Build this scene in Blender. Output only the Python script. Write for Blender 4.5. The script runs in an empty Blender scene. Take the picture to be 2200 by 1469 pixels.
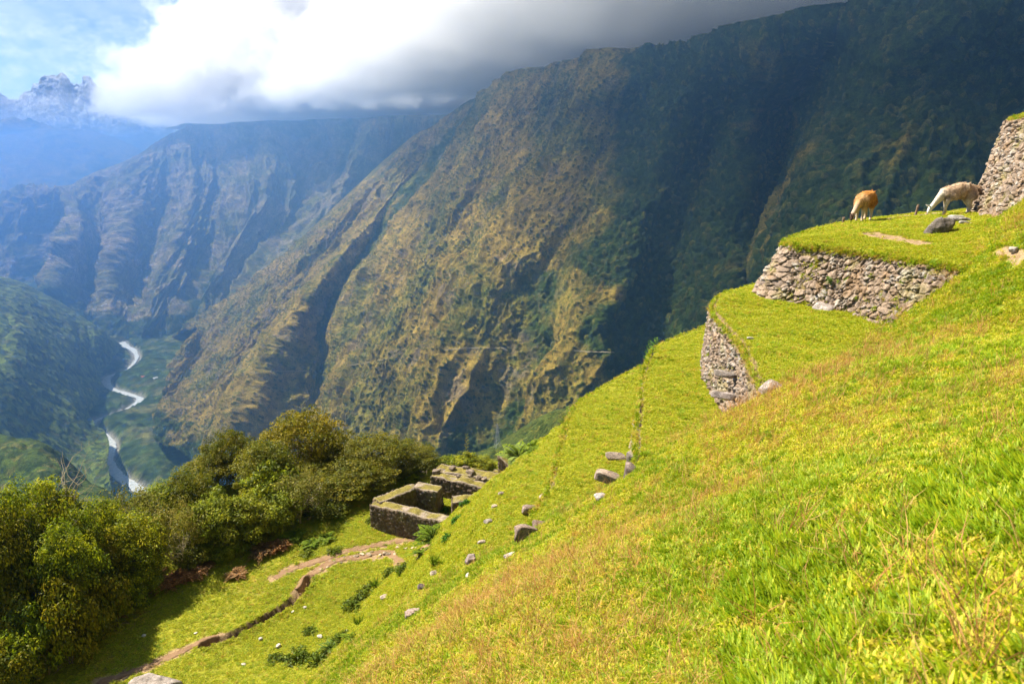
import bpy, math, time
import numpy as np
from mathutils import Vector, Matrix
R = math.radians
T0 = time.time()
def log(*a): print('[%.1f]' % (time.time() - T0), *a, flush=True)
SC = bpy.context.scene
COL = SC.collection
# ------------------------------------------------------------------ camera, sky, sun, exposure
PITCH = 15.5; FOC = 1467.0            # focal length in pixels of a 2200 px wide picture
cam = bpy.data.cameras.new('camera'); camo = bpy.data.objects.new('camera', cam); COL.objects.link(camo)
cam.sensor_width = 36; cam.lens = 36 * FOC / 2200; cam.clip_start = 0.05; cam.clip_end = 60000
camo.location = (0, 0, 0); camo.rotation_euler = (R(90 - PITCH), 0, 0)
SC.camera = camo
cam.dof.use_dof = True; cam.dof.focus_distance = 14; cam.dof.aperture_fstop = 3.5
SUN_EL = 54.0; SUN_AZ = math.atan2(-0.93, 0.40)          # azimuth from +Y towards +X
world = bpy.data.worlds.new('World'); SC.world = world; world.use_nodes = True
nt = world.node_tree; bg = nt.nodes['Background']
sky = nt.nodes.new('ShaderNodeTexSky'); sky.sky_type = 'NISHITA'; sky.sun_disc = False
sky.sun_elevation = R(SUN_EL); sky.sun_rotation = SUN_AZ % (2 * math.pi)
sky.altitude = 4000; sky.air_density = 0.6; sky.dust_density = 3.0; sky.ozone_density = 1.0
nt.links.new(sky.outputs[0], bg.inputs[0]); bg.inputs[1].default_value = 0.085
sl = bpy.data.lights.new('sun', 'SUN'); so = bpy.data.objects.new('sun', sl); COL.objects.link(so)
sl.energy = 4.9; sl.angle = R(0.5); sl.color = (1.0, 0.93, 0.80)
SUND = Vector((math.sin(SUN_AZ) * math.cos(R(SUN_EL)), math.cos(SUN_AZ) * math.cos(R(SUN_EL)), math.sin(R(SUN_EL))))
so.rotation_euler = SUND.to_track_quat('Z', 'Y').to_euler(); so.location = (0, 0, 50)
SC.view_settings.view_transform = 'Standard'; SC.view_settings.look = 'None'
SC.view_settings.gamma = 1; SC.view_settings.exposure = 1.38
SC.render.engine = 'CYCLES'
cy = SC.cycles
cy.max_bounces = 8; cy.diffuse_bounces = 2; cy.glossy_bounces = 2; cy.transmission_bounces = 2
cy.transparent_max_bounces = 8; cy.volume_bounces = 4; cy.use_denoising = True
cy.sample_clamp_indirect = 4; cy.caustics_reflective = False; cy.caustics_refractive = False
cy.volume_step_rate = 0.08; cy.volume_max_steps = 512
try: cy.denoiser = 'OPENIMAGEDENOISE'
except Exception: pass
# ------------------------------------------------------------------ helpers
CP, SP = math.cos(R(PITCH)), math.sin(R(PITCH))
def ray(u, v):                                            # direction with y = 1 for a point of the photograph
    a = (u - 1100) / FOC; b = -(v - 734.5) / FOC
    y = CP + b * SP
    return np.array([a / y, 1.0, (-SP + b * CP) / y])
def at(u, v, Y): return ray(u, v) * Y
def atz(u, v, z):
    r = ray(u, v); return r * (z / r[2])
def obj(name, verts, faces, mat=None, parent=None, smooth=True, col=None, loc=None):
    me = bpy.data.meshes.new(name)
    v = np.ascontiguousarray(np.asarray(verts, dtype=np.float32))
    if isinstance(faces, np.ndarray) and faces.ndim == 2:
        k = faces.shape[1]; nf = len(faces)
        me.vertices.add(len(v)); me.vertices.foreach_set('co', v.ravel())
        me.loops.add(nf * k); me.loops.foreach_set('vertex_index', np.ascontiguousarray(faces.astype(np.int32)).ravel())
        me.polygons.add(nf); me.polygons.foreach_set('loop_start', np.arange(0, nf * k, k, dtype=np.int32))
        me.update(calc_edges=True); me.validate()
    else:
        me.from_pydata([tuple(map(float, p)) for p in v], [], [tuple(int(i) for i in f) for f in faces]); me.update()
    if smooth: me.polygons.foreach_set('use_smooth', np.ones(len(me.polygons), dtype=bool))
    if col is not None:
        c = np.ones((len(v), 4), dtype=np.float32); c[:, :col.shape[1]] = col
        at_ = me.color_attributes.new('Col', 'FLOAT_COLOR', 'POINT'); at_.data.foreach_set('color', c.ravel())
    if mat is not None: me.materials.append(mat)
    o = bpy.data.objects.new(name, me); COL.objects.link(o)
    if loc is not None: o.location = loc
    if parent is not None: o.parent = parent
    return o
def empty(name, loc=(0, 0, 0), rz=0.0):
    o = bpy.data.objects.new(name, None); COL.objects.link(o); o.location = loc; o.rotation_euler = (0, 0, rz)
    o.empty_display_size = 0.3; return o
def tag(o, label=None, cat=None, group=None, kind=None):
    if label: o['label'] = label
    if cat: o['category'] = cat
    if group: o['group'] = group
    if kind: o['kind'] = kind
    return o
def grid_faces(nu, nv):
    i = np.arange(nu - 1)[:, None] * nv + np.arange(nv - 1)[None, :]
    return np.stack([i, i + nv, i + nv + 1, i + 1], -1).reshape(-1, 4)
# ---- noise
def _h(ix, iy, iz, s):
    h = (ix.astype(np.uint32) * np.uint32(374761393)) ^ (iy.astype(np.uint32) * np.uint32(668265263)) ^ (iz.astype(np.uint32) * np.uint32(2147483647 - 55)) ^ np.uint32((s * 974711 + 12345) & 0xffffffff)
    h = (h ^ (h >> np.uint32(13))) * np.uint32(1274126177)
    h = (h ^ (h >> np.uint32(16))) * np.uint32(2246822519)
    return h ^ (h >> np.uint32(15))
def _r(ix, iy, iz, s): return _h(ix, iy, iz, s).astype(np.float32) * np.float32(1 / 4294967296.0)
def vnoise(x, y, z=None, s=0):                            # smooth value noise, -1..1
    x = np.asarray(x, np.float32); y = np.asarray(y, np.float32)
    two = z is None
    ix = np.floor(x); iy = np.floor(y); fx = x - ix; fy = y - iy
    ix = ix.astype(np.int64); iy = iy.astype(np.int64)
    fx = fx * fx * fx * (fx * (fx * 6 - 15) + 10); fy = fy * fy * fy * (fy * (fy * 6 - 15) + 10)
    def lay(iz):
        a = _r(ix, iy, iz, s); b = _r(ix + 1, iy, iz, s); c = _r(ix, iy + 1, iz, s); d = _r(ix + 1, iy + 1, iz, s)
        ab = a + (b - a) * fx; cd = c + (d - c) * fx
        return ab + (cd - ab) * fy
    if two: return lay(np.zeros_like(ix)) * 2 - 1
    z = np.asarray(z, np.float32); iz = np.floor(z); fz = z - iz; iz = iz.astype(np.int64)
    fz = fz * fz * (3 - 2 * fz)
    a = lay(iz); b = lay(iz + 1)
    return (a + (b - a) * fz) * 2 - 1
def fbm(x, y, z=None, o=4, s=0, g=0.5, ridged=False):
    t = 0; a = 1; n = 0; f = 1.0
    for k in range(o):
        q = vnoise(x * f + 17.3 * k, y * f - 9.1 * k, None if z is None else z * f + 3.7 * k, s + k)
        if ridged: q = 1 - 2 * np.abs(q) ** 0.8
        t = t + a * q; n += a; a *= g; f *= 2.03
    return t / n
def worley(x, y, z=None, s=0):                            # F1, F2, cell random
    x = np.asarray(x, np.float32); y = np.asarray(y, np.float32)
    ix = np.floor(x).astype(np.int64); iy = np.floor(y).astype(np.int64)
    f1 = np.full(x.shape, 9.0, np.float32); f2 = f1.copy(); idr = np.zeros(x.shape, np.float32)
    if z is not None: z = np.asarray(z, np.float32); iz = np.floor(z).astype(np.int64); rz = (-1, 0, 1)
    else: iz = np.zeros_like(ix); rz = (0,)
    for dx in (-1, 0, 1):
        for dy in (-1, 0, 1):
            for dz in rz:
                cx = ix + dx; cy_ = iy + dy; cz = iz + dz
                h = _h(cx, cy_, cz, s)
                px = cx + (h & np.uint32(1023)).astype(np.float32) / 1024; py = cy_ + ((h >> np.uint32(10)) & np.uint32(1023)).astype(np.float32) / 1024
                d = (px - x) ** 2 + (py - y) ** 2
                if z is not None:
                    pz = cz + ((h >> np.uint32(20)) & np.uint32(1023)).astype(np.float32) / 1024; d = d + (pz - z) ** 2
                d = np.sqrt(d); m = d < f1
                f2 = np.where(m, f1, np.minimum(f2, d)); idr = np.where(m, (h % np.uint32(977)).astype(np.float32) / 977, idr); f1 = np.where(m, d, f1)
    return f1, f2, idr
def sstep(a, b, x): t = np.clip((x - a) / (b - a), 0, 1); return t * t * (3 - 2 * t)
def lerp(a, b, t):
    if np.ndim(t) and np.ndim(a) <= 1 and len(np.atleast_1d(a)) == 3: return np.asarray(a)[None] * (1 - t[..., None]) + np.asarray(b)[None] * t[..., None]
    return a * (1 - t) + b * t
def mixc(c, col, t): return c * (1 - t[..., None]) + np.asarray(col, np.float32) * t[..., None]
def catmull(P, t):                                        # P (n, ...), t in 0..n-1
    P = np.asarray(P, float); n = len(P)
    i = np.clip(np.floor(t).astype(int), 0, n - 2); f = (t - i)
    f = f.reshape(f.shape + (1,) * (P.ndim - 1))
    p1 = P[i]; p2 = P[i + 1]
    p0 = np.where((i == 0).reshape(f.shape), 2 * p1 - p2, P[np.maximum(i - 1, 0)])
    p3 = np.where((i == n - 2).reshape(f.shape), 2 * p2 - p1, P[np.minimum(i + 2, n - 1)])
    return 0.5 * (2 * p1 + (p2 - p0) * f + (2 * p0 - 5 * p1 + 4 * p2 - p3) * f ** 2 + (3 * p1 - p0 - 3 * p2 + p3) * f ** 3)
def resample(P, n):
    P = np.asarray(P, float); m = (len(P) - 1) * 12 + 1
    Q = catmull(P, np.linspace(0, len(P) - 1, m))
    L = np.r_[0, np.cumsum(np.linalg.norm(np.diff(Q, axis=0), axis=1))]
    return np.stack([np.interp(np.linspace(0, L[-1], n), L, Q[:, k]) for k in range(P.shape[1])], 1)
def surf(cols, nu, nv, k=24, even=True):
    C = np.stack([resample(c, k) for c in cols])           # ncol, k, 3
    mid = C.mean(1) if False else C[:, k // 2]
    t = np.linspace(0, len(C) - 1, nu)
    if even:
        D = catmull(C[:, ::6], np.linspace(0, len(C) - 1, 600)); w = np.linalg.norm(np.diff(D, axis=0), axis=2).mean(1)
        # finer near the camera
        w = w / np.maximum(np.linalg.norm(D[:-1].mean(1), axis=1), 1)
        L = np.r_[0, np.cumsum(w)]; t = np.interp(np.linspace(0, L[-1], nu), L, np.linspace(0, len(C) - 1, 600))
    A = catmull(C, t)                                      # nu, k, 3
    B = catmull(A.transpose(1, 0, 2), np.linspace(0, k - 1, nv)).transpose(1, 0, 2)
    return B, t
def normals(P):
    du = np.gradient(P, axis=0); dv = np.gradient(P, axis=1)
    n = np.cross(du, dv); n /= np.linalg.norm(n, axis=2, keepdims=True) + 1e-9
    return n
# ---- node helper
class N:
    def __init__(s, name):
        s.m = bpy.data.materials.new(name); s.m.use_nodes = True; s.t = s.m.node_tree
        s.b = s.t.nodes['Principled BSDF']; s.out = s.t.nodes['Material Output']
        s.b.inputs['Specular IOR Level'].default_value = 0.2; s.b.inputs['Roughness'].default_value = 0.85
    def n(s, ty, ins=None, **kw):
        q = s.t.nodes.new(ty)
        for k, v in kw.items(): setattr(q, k, v)
        for k, v in (ins or {}).items():
            if isinstance(v, bpy.types.NodeSocket): s.t.links.new(v, q.inputs[k])
            else: q.inputs[k].default_value = v
        return q
    def l(s, a, b): s.t.links.new(a, b)
    def math(s, op, a, b=0.0, c=0.0):
        return s.n('ShaderNodeMath', {0: a, 1: b, 2: c}, operation=op).outputs[0]
    def noise(s, vec, scale, detail=4, rough=0.6):
        return s.n('ShaderNodeTexNoise', {'Vector': vec, 'Scale': scale, 'Detail': detail, 'Roughness': rough}).outputs[0]
    def mix(s, f, a, b, blend='MIX'):
        q = s.t.nodes.new('ShaderNodeMix'); q.data_type = 'RGBA'; q.blend_type = blend
        for k, v in ((0, f), (6, a), (7, b)):
            if isinstance(v, bpy.types.NodeSocket): s.t.links.new(v, q.inputs[k])
            else: q.inputs[k].default_value = (*v, 1) if (hasattr(v, '__len__') and len(v) == 3) else v
        return q.outputs[2]
    def ramp(s, f, *stops):
        q = s.t.nodes.new('ShaderNodeValToRGB'); s.t.links.new(f, q.inputs[0]); e = q.color_ramp.elements
        while len(e) < len(stops): e.new(0.5)
        for k, (p, c) in enumerate(stops):
            e[k].position = p; e[k].color = (*c, 1) if hasattr(c, '__len__') else (c, c, c, 1)
        return q.outputs[0]
    def bump(s, h, dist=0.1, strength=1.0):
        q = s.n('ShaderNodeBump', {'Height': h, 'Distance': dist, 'Strength': strength}); s.l(q.outputs[0], s.b.inputs['Normal'])
    def pos(s): return s.n('ShaderNodeNewGeometry').outputs['Position']
    def objc(s): return s.n('ShaderNodeTexCoord').outputs['Object']
    def col(s, c):
        if isinstance(c, bpy.types.NodeSocket): s.l(c, s.b.inputs['Base Color'])
        else: s.b.inputs['Base Color'].default_value = (*c, 1)
# ------------------------------------------------------------------ mountains
HC = 200.0                                               # height of the cloud base above the eye
def mountain_mat(name, scale=0.06, bd=3.0):
    q = N(name); p = q.pos()
    c = q.n('ShaderNodeVertexColor', layer_name='Col').outputs[0]
    n1 = q.noise(p, scale, 6, 0.7); n2 = q.noise(p, scale * 6, 4, 0.7)
    k = q.ramp(n1, (0.3, 0.60), (0.7, 1.42)); n3 = q.noise(p, scale * 24, 3, 0.7); k3 = q.ramp(n3, (0.34, 0.38), (0.66, 1.65))
    k2 = q.ramp(n2, (0.32, 0.45), (0.68, 1.55))
    cc = q.mix(1.0, c, k, 'MULTIPLY'); cc = q.mix(1.0, cc, k2, 'MULTIPLY'); cc = q.mix(1.0, cc, k3, 'MULTIPLY')
    q.col(cc); q.bump(q.math('ADD', n1, q.math('MULTIPLY', n2, 0.35)), bd, 0.7)
    q.b.inputs['Roughness'].default_value = 1; q.b.inputs['Specular IOR Level'].default_value = 0.05
    return q.m
M_MT = mountain_mat('mountain_near', 0.06, 6.0); M_MF = mountain_mat('mountain_far', 0.02, 14.0)
DRY = (0.205, 0.138, 0.025); DRY2 = (0.135, 0.112, 0.016); GRN = (0.040, 0.058, 0.008); DGR = (0.012, 0.024, 0.006); ROCK = (0.13, 0.098, 0.08)
LOWRES = 1.0
def build_mountain(name, cols, nu, nv, ribs, canopy, vegf, mat, top=None, seed=1, rough=6.0, dry=DRY, grn=GRN, rockf=0.5, gold=None):
    nu = int(nu * LOWRES); nv = int(nv * LOWRES)
    P, t = surf(cols, nu, nv)
    n = normals(P)
    if (n[..., 1].mean()) > 0: n = -n                     # towards the camera
    du = np.linalg.norm(np.gradient(P, axis=0), axis=2); S = np.cumsum(du, 0); S = np.repeat(S[:, nv // 2:nv // 2 + 1], nv, 1)
    dv = np.linalg.norm(np.gradient(P, axis=1), axis=2); V = np.cumsum(dv, 1)
    vv = np.linspace(0, 1, nv)[None, :] * np.ones((nu, 1))
    edge = sstep(0, 0.12, vv) if top is None else top(vv)
    # ribs and gullies run down the slope, wandering a little
    rib = 0; big = 0
    for k, (wl, amp) in enumerate(ribs):
        w = fbm(S / (wl * 1.6), V / (wl * 1.2), o=3, s=seed + 10 + k) * wl * 0.5
        a = vnoise((S + w) / wl, V / (wl * 5.5) + 7 * k, None, seed + k)
        a = 1 - np.abs(a) ** 0.85 * 2.1
        m = 0.55 + 0.45 * vnoise(S / (wl * 2.1), V / (wl * 2.1), None, seed + 40 + k)
        rib = rib + a * amp * m
        if k < 2: big = big + a * amp / ribs[0][1]
    det = fbm(P[..., 0] / 60, P[..., 1] / 60, P[..., 2] / 60, 5, seed + 60, 0.55) * rough
    h = (rib + det) * edge
    veg, rock = vegf(P, S, V, vv, t[:, None] * np.ones((1, nv)), h, big, seed)
    Q = P + n * h[..., None]
    f1, f2, idr = worley(Q[..., 0] / canopy, Q[..., 1] / canopy, Q[..., 2] / canopy, seed + 5)
    dome = np.sqrt(np.clip(1 - (f1 / 0.85) ** 2, 0, 1)) * (0.5 + idr)
    Q = Q + (n * 0.6 + np.array([0, 0, 0.5])) * (dome * veg * canopy * 0.75)[..., None]
    tone = fbm(P[..., 0] / 90, P[..., 1] / 90, P[..., 2] / 90, 4, seed + 70)
    fine = fbm(P[..., 0] / 12, P[..., 1] / 12, P[..., 2] / 12, 3, seed + 80)
    c = np.ones(P.shape, np.float32) * np.asarray(dry, np.float32)
    c = mixc(c, DRY2, sstep(-0.3, 0.5, tone))
    c = mixc(c, grn, sstep(0.1, 0.5, fine + tone * 0.5) * 0.6)
    c = mixc(c, ROCK, np.clip(rock, 0, 1) * rockf)
    streak = fbm(S / 7.0 + 0.3 * fine, V / 60.0, o=3, s=seed + 85); c = c * (1 + 0.55 * streak)[..., None]
    if gold is not None: c = mixc(c, (0.30, 0.205, 0.045), gold(t[:, None] + 0.25 * tone, vv + 0.06 * fine) * (1 - veg))
    d1, d2, di = worley(P[..., 0] / 6.5, P[..., 1] / 6.5, P[..., 2] / 6.5, seed + 15)
    dot = (1 - veg) * sstep(0.42, 0.30, d1) * (di > 0.45 - 0.3 * tone); Q = Q + n * (dot * 2.6)[..., None]; c = mixc(c, (0.030, 0.044, 0.007), dot * 0.9)
    vc = np.ones(P.shape, np.float32) * np.asarray(grn, np.float32)
    vc = mixc(vc, DGR, np.clip(idr * 1.3 - 0.1, 0, 1)); vc = mixc(vc, (0.105, 0.100, 0.018), sstep(0.72, 1.0, idr) * 0.9)
    c = c * (1 - veg[..., None]) + vc * veg[..., None]
    if name in ('mountain', 'mountain_far'): Q[..., 2] = np.minimum(Q[..., 2], HC - 1.5)
    o = obj(name, Q.reshape(-1, 3), grid_faces(nu, nv), mat, col=c.reshape(-1, 3))
    log(name, Q.shape)
    return Q, o
def T(u, v): return tuple(atz(u, v, HC - 4))
def C(*pts): return [tuple(at(*p)) if len(p) == 3 else p[0] for p in pts]
def tp(u, v):                                            # point of the crest right under the cloud base, with a shelf behind it
    a = atz(u, v, HC - 4); b = a * 1.0; b[1] += 700; b[0] *= 1.3
    return [tuple(b), tuple(a)]
cols1 = [
 C((330, 760, 2700), (415, 708, 2300), (385, 790, 2020)),
 C((500, 640, 2700), (560, 600, 2330), (450, 760, 2050), (350, 880, 1700)),
 C((660, 500, 2750), (700, 470, 2350), (590, 620, 2080), (440, 830, 1700), (335, 950, 1480)),
 C((830, 340, 2800), (870, 315, 2400), (740, 500, 2150), (560, 740, 1750), (400, 980, 1380)),
 C((900, 300, 2800), (940, 272, 2390), (830, 430, 2100), (690, 600, 1720), (560, 810, 1440), (470, 1020, 1260)),
 C((985, 240, 2800), (1000, 232, 2380), (885, 400, 2170), (800, 530, 1960), (705, 660, 1745), (690, 830, 1510), (640, 1050, 1330)),
 [tp(1100, 165)[0], tp(1100, 165)[1]] + C((1000, 330, 1800), (900, 520, 1590), (800, 760, 1370), (700, 1060, 1180)),
 [tp(1200, 138)[0], tp(1200, 138)[1]] + C((1120, 300, 1690), (1010, 480, 1525), (890, 740, 1300), (800, 1080, 1125)),
 [tp(1330, 110)[0], tp(1330, 110)[1]] + C((1240, 300, 1430), (1130, 480, 1305), (1000, 720, 1150), (880, 1080, 990)),
 [tp(1400, 95)[0], tp(1400, 95)[1]] + C((1330, 300, 1385), (1240, 480, 1270), (1120, 740, 1115), (1000, 1080, 965)),
 [tp(1480, 80)[0], tp(1480, 80)[1]] + C((1440, 300, 1270), (1370, 480, 1170), (1270, 740, 1030), (1150, 1060, 915)),
 [tp(1560, 62)[0], tp(1560, 62)[1]] + C((1540, 300, 1300), (1480, 480, 1200), (1420, 720, 1060), (1330, 1000, 940)),
 [tp(1640, 45)[0], tp(1640, 45)[1]] + C((1600, 260, 1230), (1580, 480, 1100), (1570, 640, 1000), (1560, 900, 880)),
 [tp(1770, 15)[0], tp(1770, 15)[1]] + C((1700, 260, 1300), (1690, 400, 1200), (1650, 500, 1130), (1640, 600, 1060), (1660, 800, 950)),
 [tp(1900, -5)[0], tp(1900, -5)[1]] + C((1800, 200, 1020), (1740, 400, 880), (1700, 560, 800), (1750, 750, 750)),
 [tp(2050, -40)[0], tp(2050, -40)[1]] + C((2000, 200, 900), (1930, 400, 780), (1900, 600, 700)),
 [tp(2250, -90)[0], tp(2250, -90)[1]] + C((2220, 200, 850), (2180, 450, 700), (2150, 650, 640)),
 [tp(2700, -150)[0], tp(2700, -150)[1]] + C((2650, 200, 800), (2600, 500, 650), (2550, 700, 600))]
def veg1(P, S, V, vv, t, h, big, seed):
    n = fbm(P[..., 0] / 260, P[..., 1] / 260, P[..., 2] / 260, 4, seed + 90)
    n2 = fbm(P[..., 0] / 45, P[..., 1] / 45, P[..., 2] / 45, 4, seed + 95)
    right = sstep(7.6, 11.2, t + n * 1.3)                  # the wooded side
    g5 = np.exp(-((t - 5.05) / 0.30) ** 2) * sstep(0.30, 0.5, vv); foot = sstep(0.86, 1.0, vv) * sstep(6.0, 2.0, t)
    hi = sstep(0.62, 0.25, vv) * sstep(4.2, 5.5, t)
    v = -0.78 - h * 0.028 + right * 1.75 + g5 * 1.3 + foot * 1.6 + hi * 1.15 + n * 0.7 + n2 * 0.9
    v = np.clip(sstep(-0.1, 0.45, v), 0, 1)
    rock = sstep(0.15, 0.55, n2 - h * 0.012 + fbm(P[..., 0] / 18, P[..., 1] / 18, P[..., 2] / 40, 3, seed + 99) * 0.8)
    return v, rock
M1, o = build_mountain('mountain', cols1, 1650, 1000, [(300, 24), (125, 22), (52, 15), (23, 7.5), (11, 3)], 7.5, veg1, M_MT, seed=3,
    top=lambda v: sstep(0.14, 0.30, v) * 0.92 + 0.08, rough=17, gold=lambda t, v: np.exp(-((t - 4.35) / 0.42) ** 2) * sstep(0.30, 0.38, v) * sstep(0.66, 0.54, v))
tag(o, 'dark steep mountainside across the valley, its crest hidden in cloud', 'mountain', kind='structure')

cols3 = [
 C((-900, 440, 4600), (-900, 470, 4200), (-700, 760, 2900)),
 C((-300, 420, 4300), (-300, 450, 3900), (-260, 640, 2950)),
 C((-60, 425, 4200), (-60, 430, 3800), (-60, 560, 3350), (-60, 700, 2900)),
 C((40, 415, 4200), (40, 412, 3750), (20, 520, 3500), (10, 640, 3100)),
 C((100, 402, 4200), (100, 405, 3700), (120, 500, 3560), (60, 640, 3150)),
 C((150, 402, 4200), (150, 400, 3720), (170, 470, 3150), (130, 560, 2880), (95, 660, 2650)),
 C((200, 380, 4300), (200, 378, 3850), (215, 490, 3450), (210, 600, 3050), (190, 720, 2650)),
 C((300, 340, 4500), (300, 337, 4050), (270, 480, 3400), (240, 600, 2950), (230, 735, 2560)),
 C((360, 300, 4800), (360, 300, 4300), (350, 450, 3700), (310, 600, 3150), (270, 740, 2560)),
 C((400, 282, 4900), (400, 282, 4450), (420, 420, 3700), (350, 600, 2950), (300, 745, 2520)),
 [tp(450, 268)[0], tp(450, 268)[1]] + C((470, 430, 3900), (420, 590, 3200), (340, 750, 2520)),
 [tp(560, 262)[0], tp(560, 262)[1]] + C((560, 400, 3750), (460, 580, 3050), (380, 750, 2500)),
 [tp(680, 256)[0], tp(680, 256)[1]] + C((640, 420, 3950), (540, 600, 3250), (440, 760, 2550)),
 [tp(780, 252)[0], tp(780, 252)[1]] + C((730, 400, 3700), (640, 560, 3200), (560, 720, 2700)),
 [tp(900, 250)[0], tp(900, 250)[1]] + C((850, 400, 4100), (760, 560, 3500), (700, 720, 3000)),
 [tp(1100, 246)[0], tp(1100, 246)[1]] + C((1050, 400, 4100), (960, 560, 3600), (900, 720, 3000))]
def veg3(P, S, V, vv, t, h, big, seed):
    n = fbm(P[..., 0] / 420, P[..., 1] / 420, P[..., 2] / 420, 4, seed + 90)
    n2 = fbm(P[..., 0] / 70, P[..., 1] / 70, P[..., 2] / 70, 4, seed + 95)
    v = -0.42 - h * 0.012 + sstep(0.85, 1, vv) * 1.5 + n * 0.7 + n2 * 0.8
    rock = sstep(0.1, 0.5, n2 - h * 0.006 + 0.3 * fbm(P[..., 0] / 30, P[..., 1] / 30, P[..., 2] / 90, 3, seed + 99))
    return np.clip(sstep(-0.1, 0.5, v), 0, 1), rock
M3, o = build_mountain('mountain_far', cols3, 1000, 620, [(620, 95), (250, 52), (100, 26), (44, 13), (20, 5)], 13, veg3, M_MF, seed=21,
    top=lambda v: sstep(0.10, 0.30, v) * 0.9 + 0.1, rough=24, dry=(0.20, 0.15, 0.075))
tag(o, 'hazy blue ribbed mountain at the head of the gorge', 'mountain', kind='structure')
cols4 = [
 C((-900, 330, 9000), (-900, 340, 8200), (-900, 560, 5000)), C((-300, 290, 9000), (-300, 290, 8200), (-300, 540, 5000)),
 C((0, 290, 8200), (0, 300, 7500), (0, 500, 5000)), C((80, 286, 8200), (80, 290, 7500), (60, 500, 5000)), C((160, 286, 8200), (160, 288, 7500), (140, 500, 5000)),
 C((230, 298, 8200), (230, 302, 7500), (220, 500, 5000)), C((300, 330, 8200), (300, 328, 7500), (290, 500, 5000)), C((400, 400, 8200), (400, 385, 7500), (380, 500, 5000)),
 C((600, 500, 8200), (600, 440, 7500), (600, 520, 5000))]
M4, o = build_mountain('hills', cols4, 420, 220, [(900, 120), (400, 70), (160, 26)], 30, veg3, M_MF, seed=31, top=lambda v: 0.1 + 0.9 * sstep(0.1, 0.4, v), rough=22)
tag(o, 'pale rounded hills in the blue distance', 'hills', kind='structure')
cols4b = [C((u, v - 2, 9900), (u, v, 9300), (u, v + 120, 8600)) for u, v in ((-900, 300), (-200, 276), (0, 268), (90, 272), (160, 296), (260, 302), (330, 296), (400, 293), (480, 297), (700, 306))]
M4b, o = build_mountain('hills.001', cols4b, 260, 60, [(900, 60), (300, 30)], 60, veg3, M_MF, seed=35, top=lambda v: 0.1 + 0.9 * sstep(0.1, 0.4, v), rough=20)
tag(o, 'faintest far ridge under the bank of cloud', 'hills', kind='structure')
pk = [(-700, 250), (-300, 200), (-120, 235), (-40, 190), (30, 215), (80, 170), (130, 158), (165, 178), (190, 166), (212, 182), (240, 190), (258, 180), (300, 184), (340, 210), (420, 190), (520, 230), (700, 280)]
cols5 = [[tuple(at(u, v + 30, 14500)), tuple(at(u, v, 13600)), tuple(at(u - 6, v + 60, 13200)), tuple(at(u, 330, 12300))] for u, v in pk]
def veg5(P, S, V, vv, t, h, big, seed): return 0.0 * h, sstep(-0.5, 0.3, fbm(P[..., 0] / 300, P[..., 1] / 300, P[..., 2] / 300, 4, 5))
M5, o = build_mountain('snow_peaks', cols5, 520, 160, [(1400, 90), (500, 60), (180, 40), (80, 18)], 60, veg5, M_MF, seed=61, top=lambda v: 0.35 + 0.65 * sstep(0.1, 0.4, v), rough=60, dry=(0.40, 0.45, 0.53), rockf=0.35)
tag(o, 'craggy snow-streaked summits behind the cloud at far left', 'mountain', kind='structure')
# left forested flank
cols6 = [
 C((-1500, 640, 2200), (-900, 620, 1600), (-900, 1100, 900)), 
 C((-400, 560, 2000), (-300, 560, 1500), (-300, 760, 1200), (-300, 1000, 950)),
 C((-80, 585, 2300), (-60, 585, 1880), (-80, 740, 1350), (-120, 900, 1150), (-150, 1080, 950)),
 C((0, 600, 2400), (0, 600, 1980), (-10, 760, 1430), (-20, 880, 1230), (-40, 1060, 1050)),
 C((60, 618, 2450), (60, 618, 2080), (55, 740, 1560), (50, 860, 1350), (60, 960, 1250), (60, 1060, 1150)),
 C((150, 668, 2500), (150, 668, 2170), (140, 770, 1740), (140, 870, 1500), (160, 930, 1430), (150, 1080, 1210)),
 C((215, 710, 2400), (215, 710, 2160), (200, 790, 1920), (185, 870, 1640), (195, 905, 1570), (215, 960, 1420), (215, 1100, 1200)),
 C((262, 742, 2460), (262, 745, 2330), (236, 790, 2080), (215, 850, 1830), (203, 893, 1640), (232, 935, 1490), (236, 1000, 1330), (250, 1120, 1170))]
def veg6(P, S, V, vv, t, h, big, seed):
    n2 = fbm(P[..., 0] / 45, P[..., 1] / 45, P[..., 2] / 45, 4, seed + 95)
    return np.clip(sstep(-0.9, -0.2, n2 + 0.15), 0, 1) * 0.97 + 0.03, sstep(0.5, 0.8, n2)
M6, o = build_mountain('forested_slope', cols6, 800, 640, [(420, 26), (160, 13), (60, 6)], 11.5, veg6, M_MT, seed=41, top=lambda v: 0.1 + 0.9 * sstep(0.1, 0.3, v) * sstep(1.0, 0.85, v), rough=9, grn=(0.13, 0.16, 0.018))
tag(o, 'shaded forest flank on the left bank of the river', 'hillside', kind='structure')
cols7 = [C((-900, 880, 900), (-600, 900, 760), (-600, 1300, 300)), C((-150, 900, 900), (-100, 905, 700), (-100, 1300, 340)), C((0, 935, 900), (0, 932, 640), (0, 1060, 480), (0, 1300, 330)),
 C((90, 975, 900), (90, 962, 600), (90, 1080, 450), (90, 1300, 320)), C((190, 1040, 900), (190, 1030, 560), (190, 1120, 440), (190, 1320, 310)), C((330, 1160, 900), (330, 1110, 540), (330, 1180, 430), (330, 1350, 300)), C((600, 1300, 900), (600, 1240, 500), (600, 1400, 300))]
M7, o = build_mountain('forested_slope.001', cols7, 420, 260, [(90, 9), (40, 4)], 7.5, veg6, M_MT, seed=51, top=lambda v: 0.1 + 0.9 * sstep(0.1, 0.3, v), rough=6, grn=(0.05, 0.07, 0.01))
tag(o, 'dark wooded shoulder just beyond the left-hand shrubs', 'hillside', kind='structure')
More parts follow.
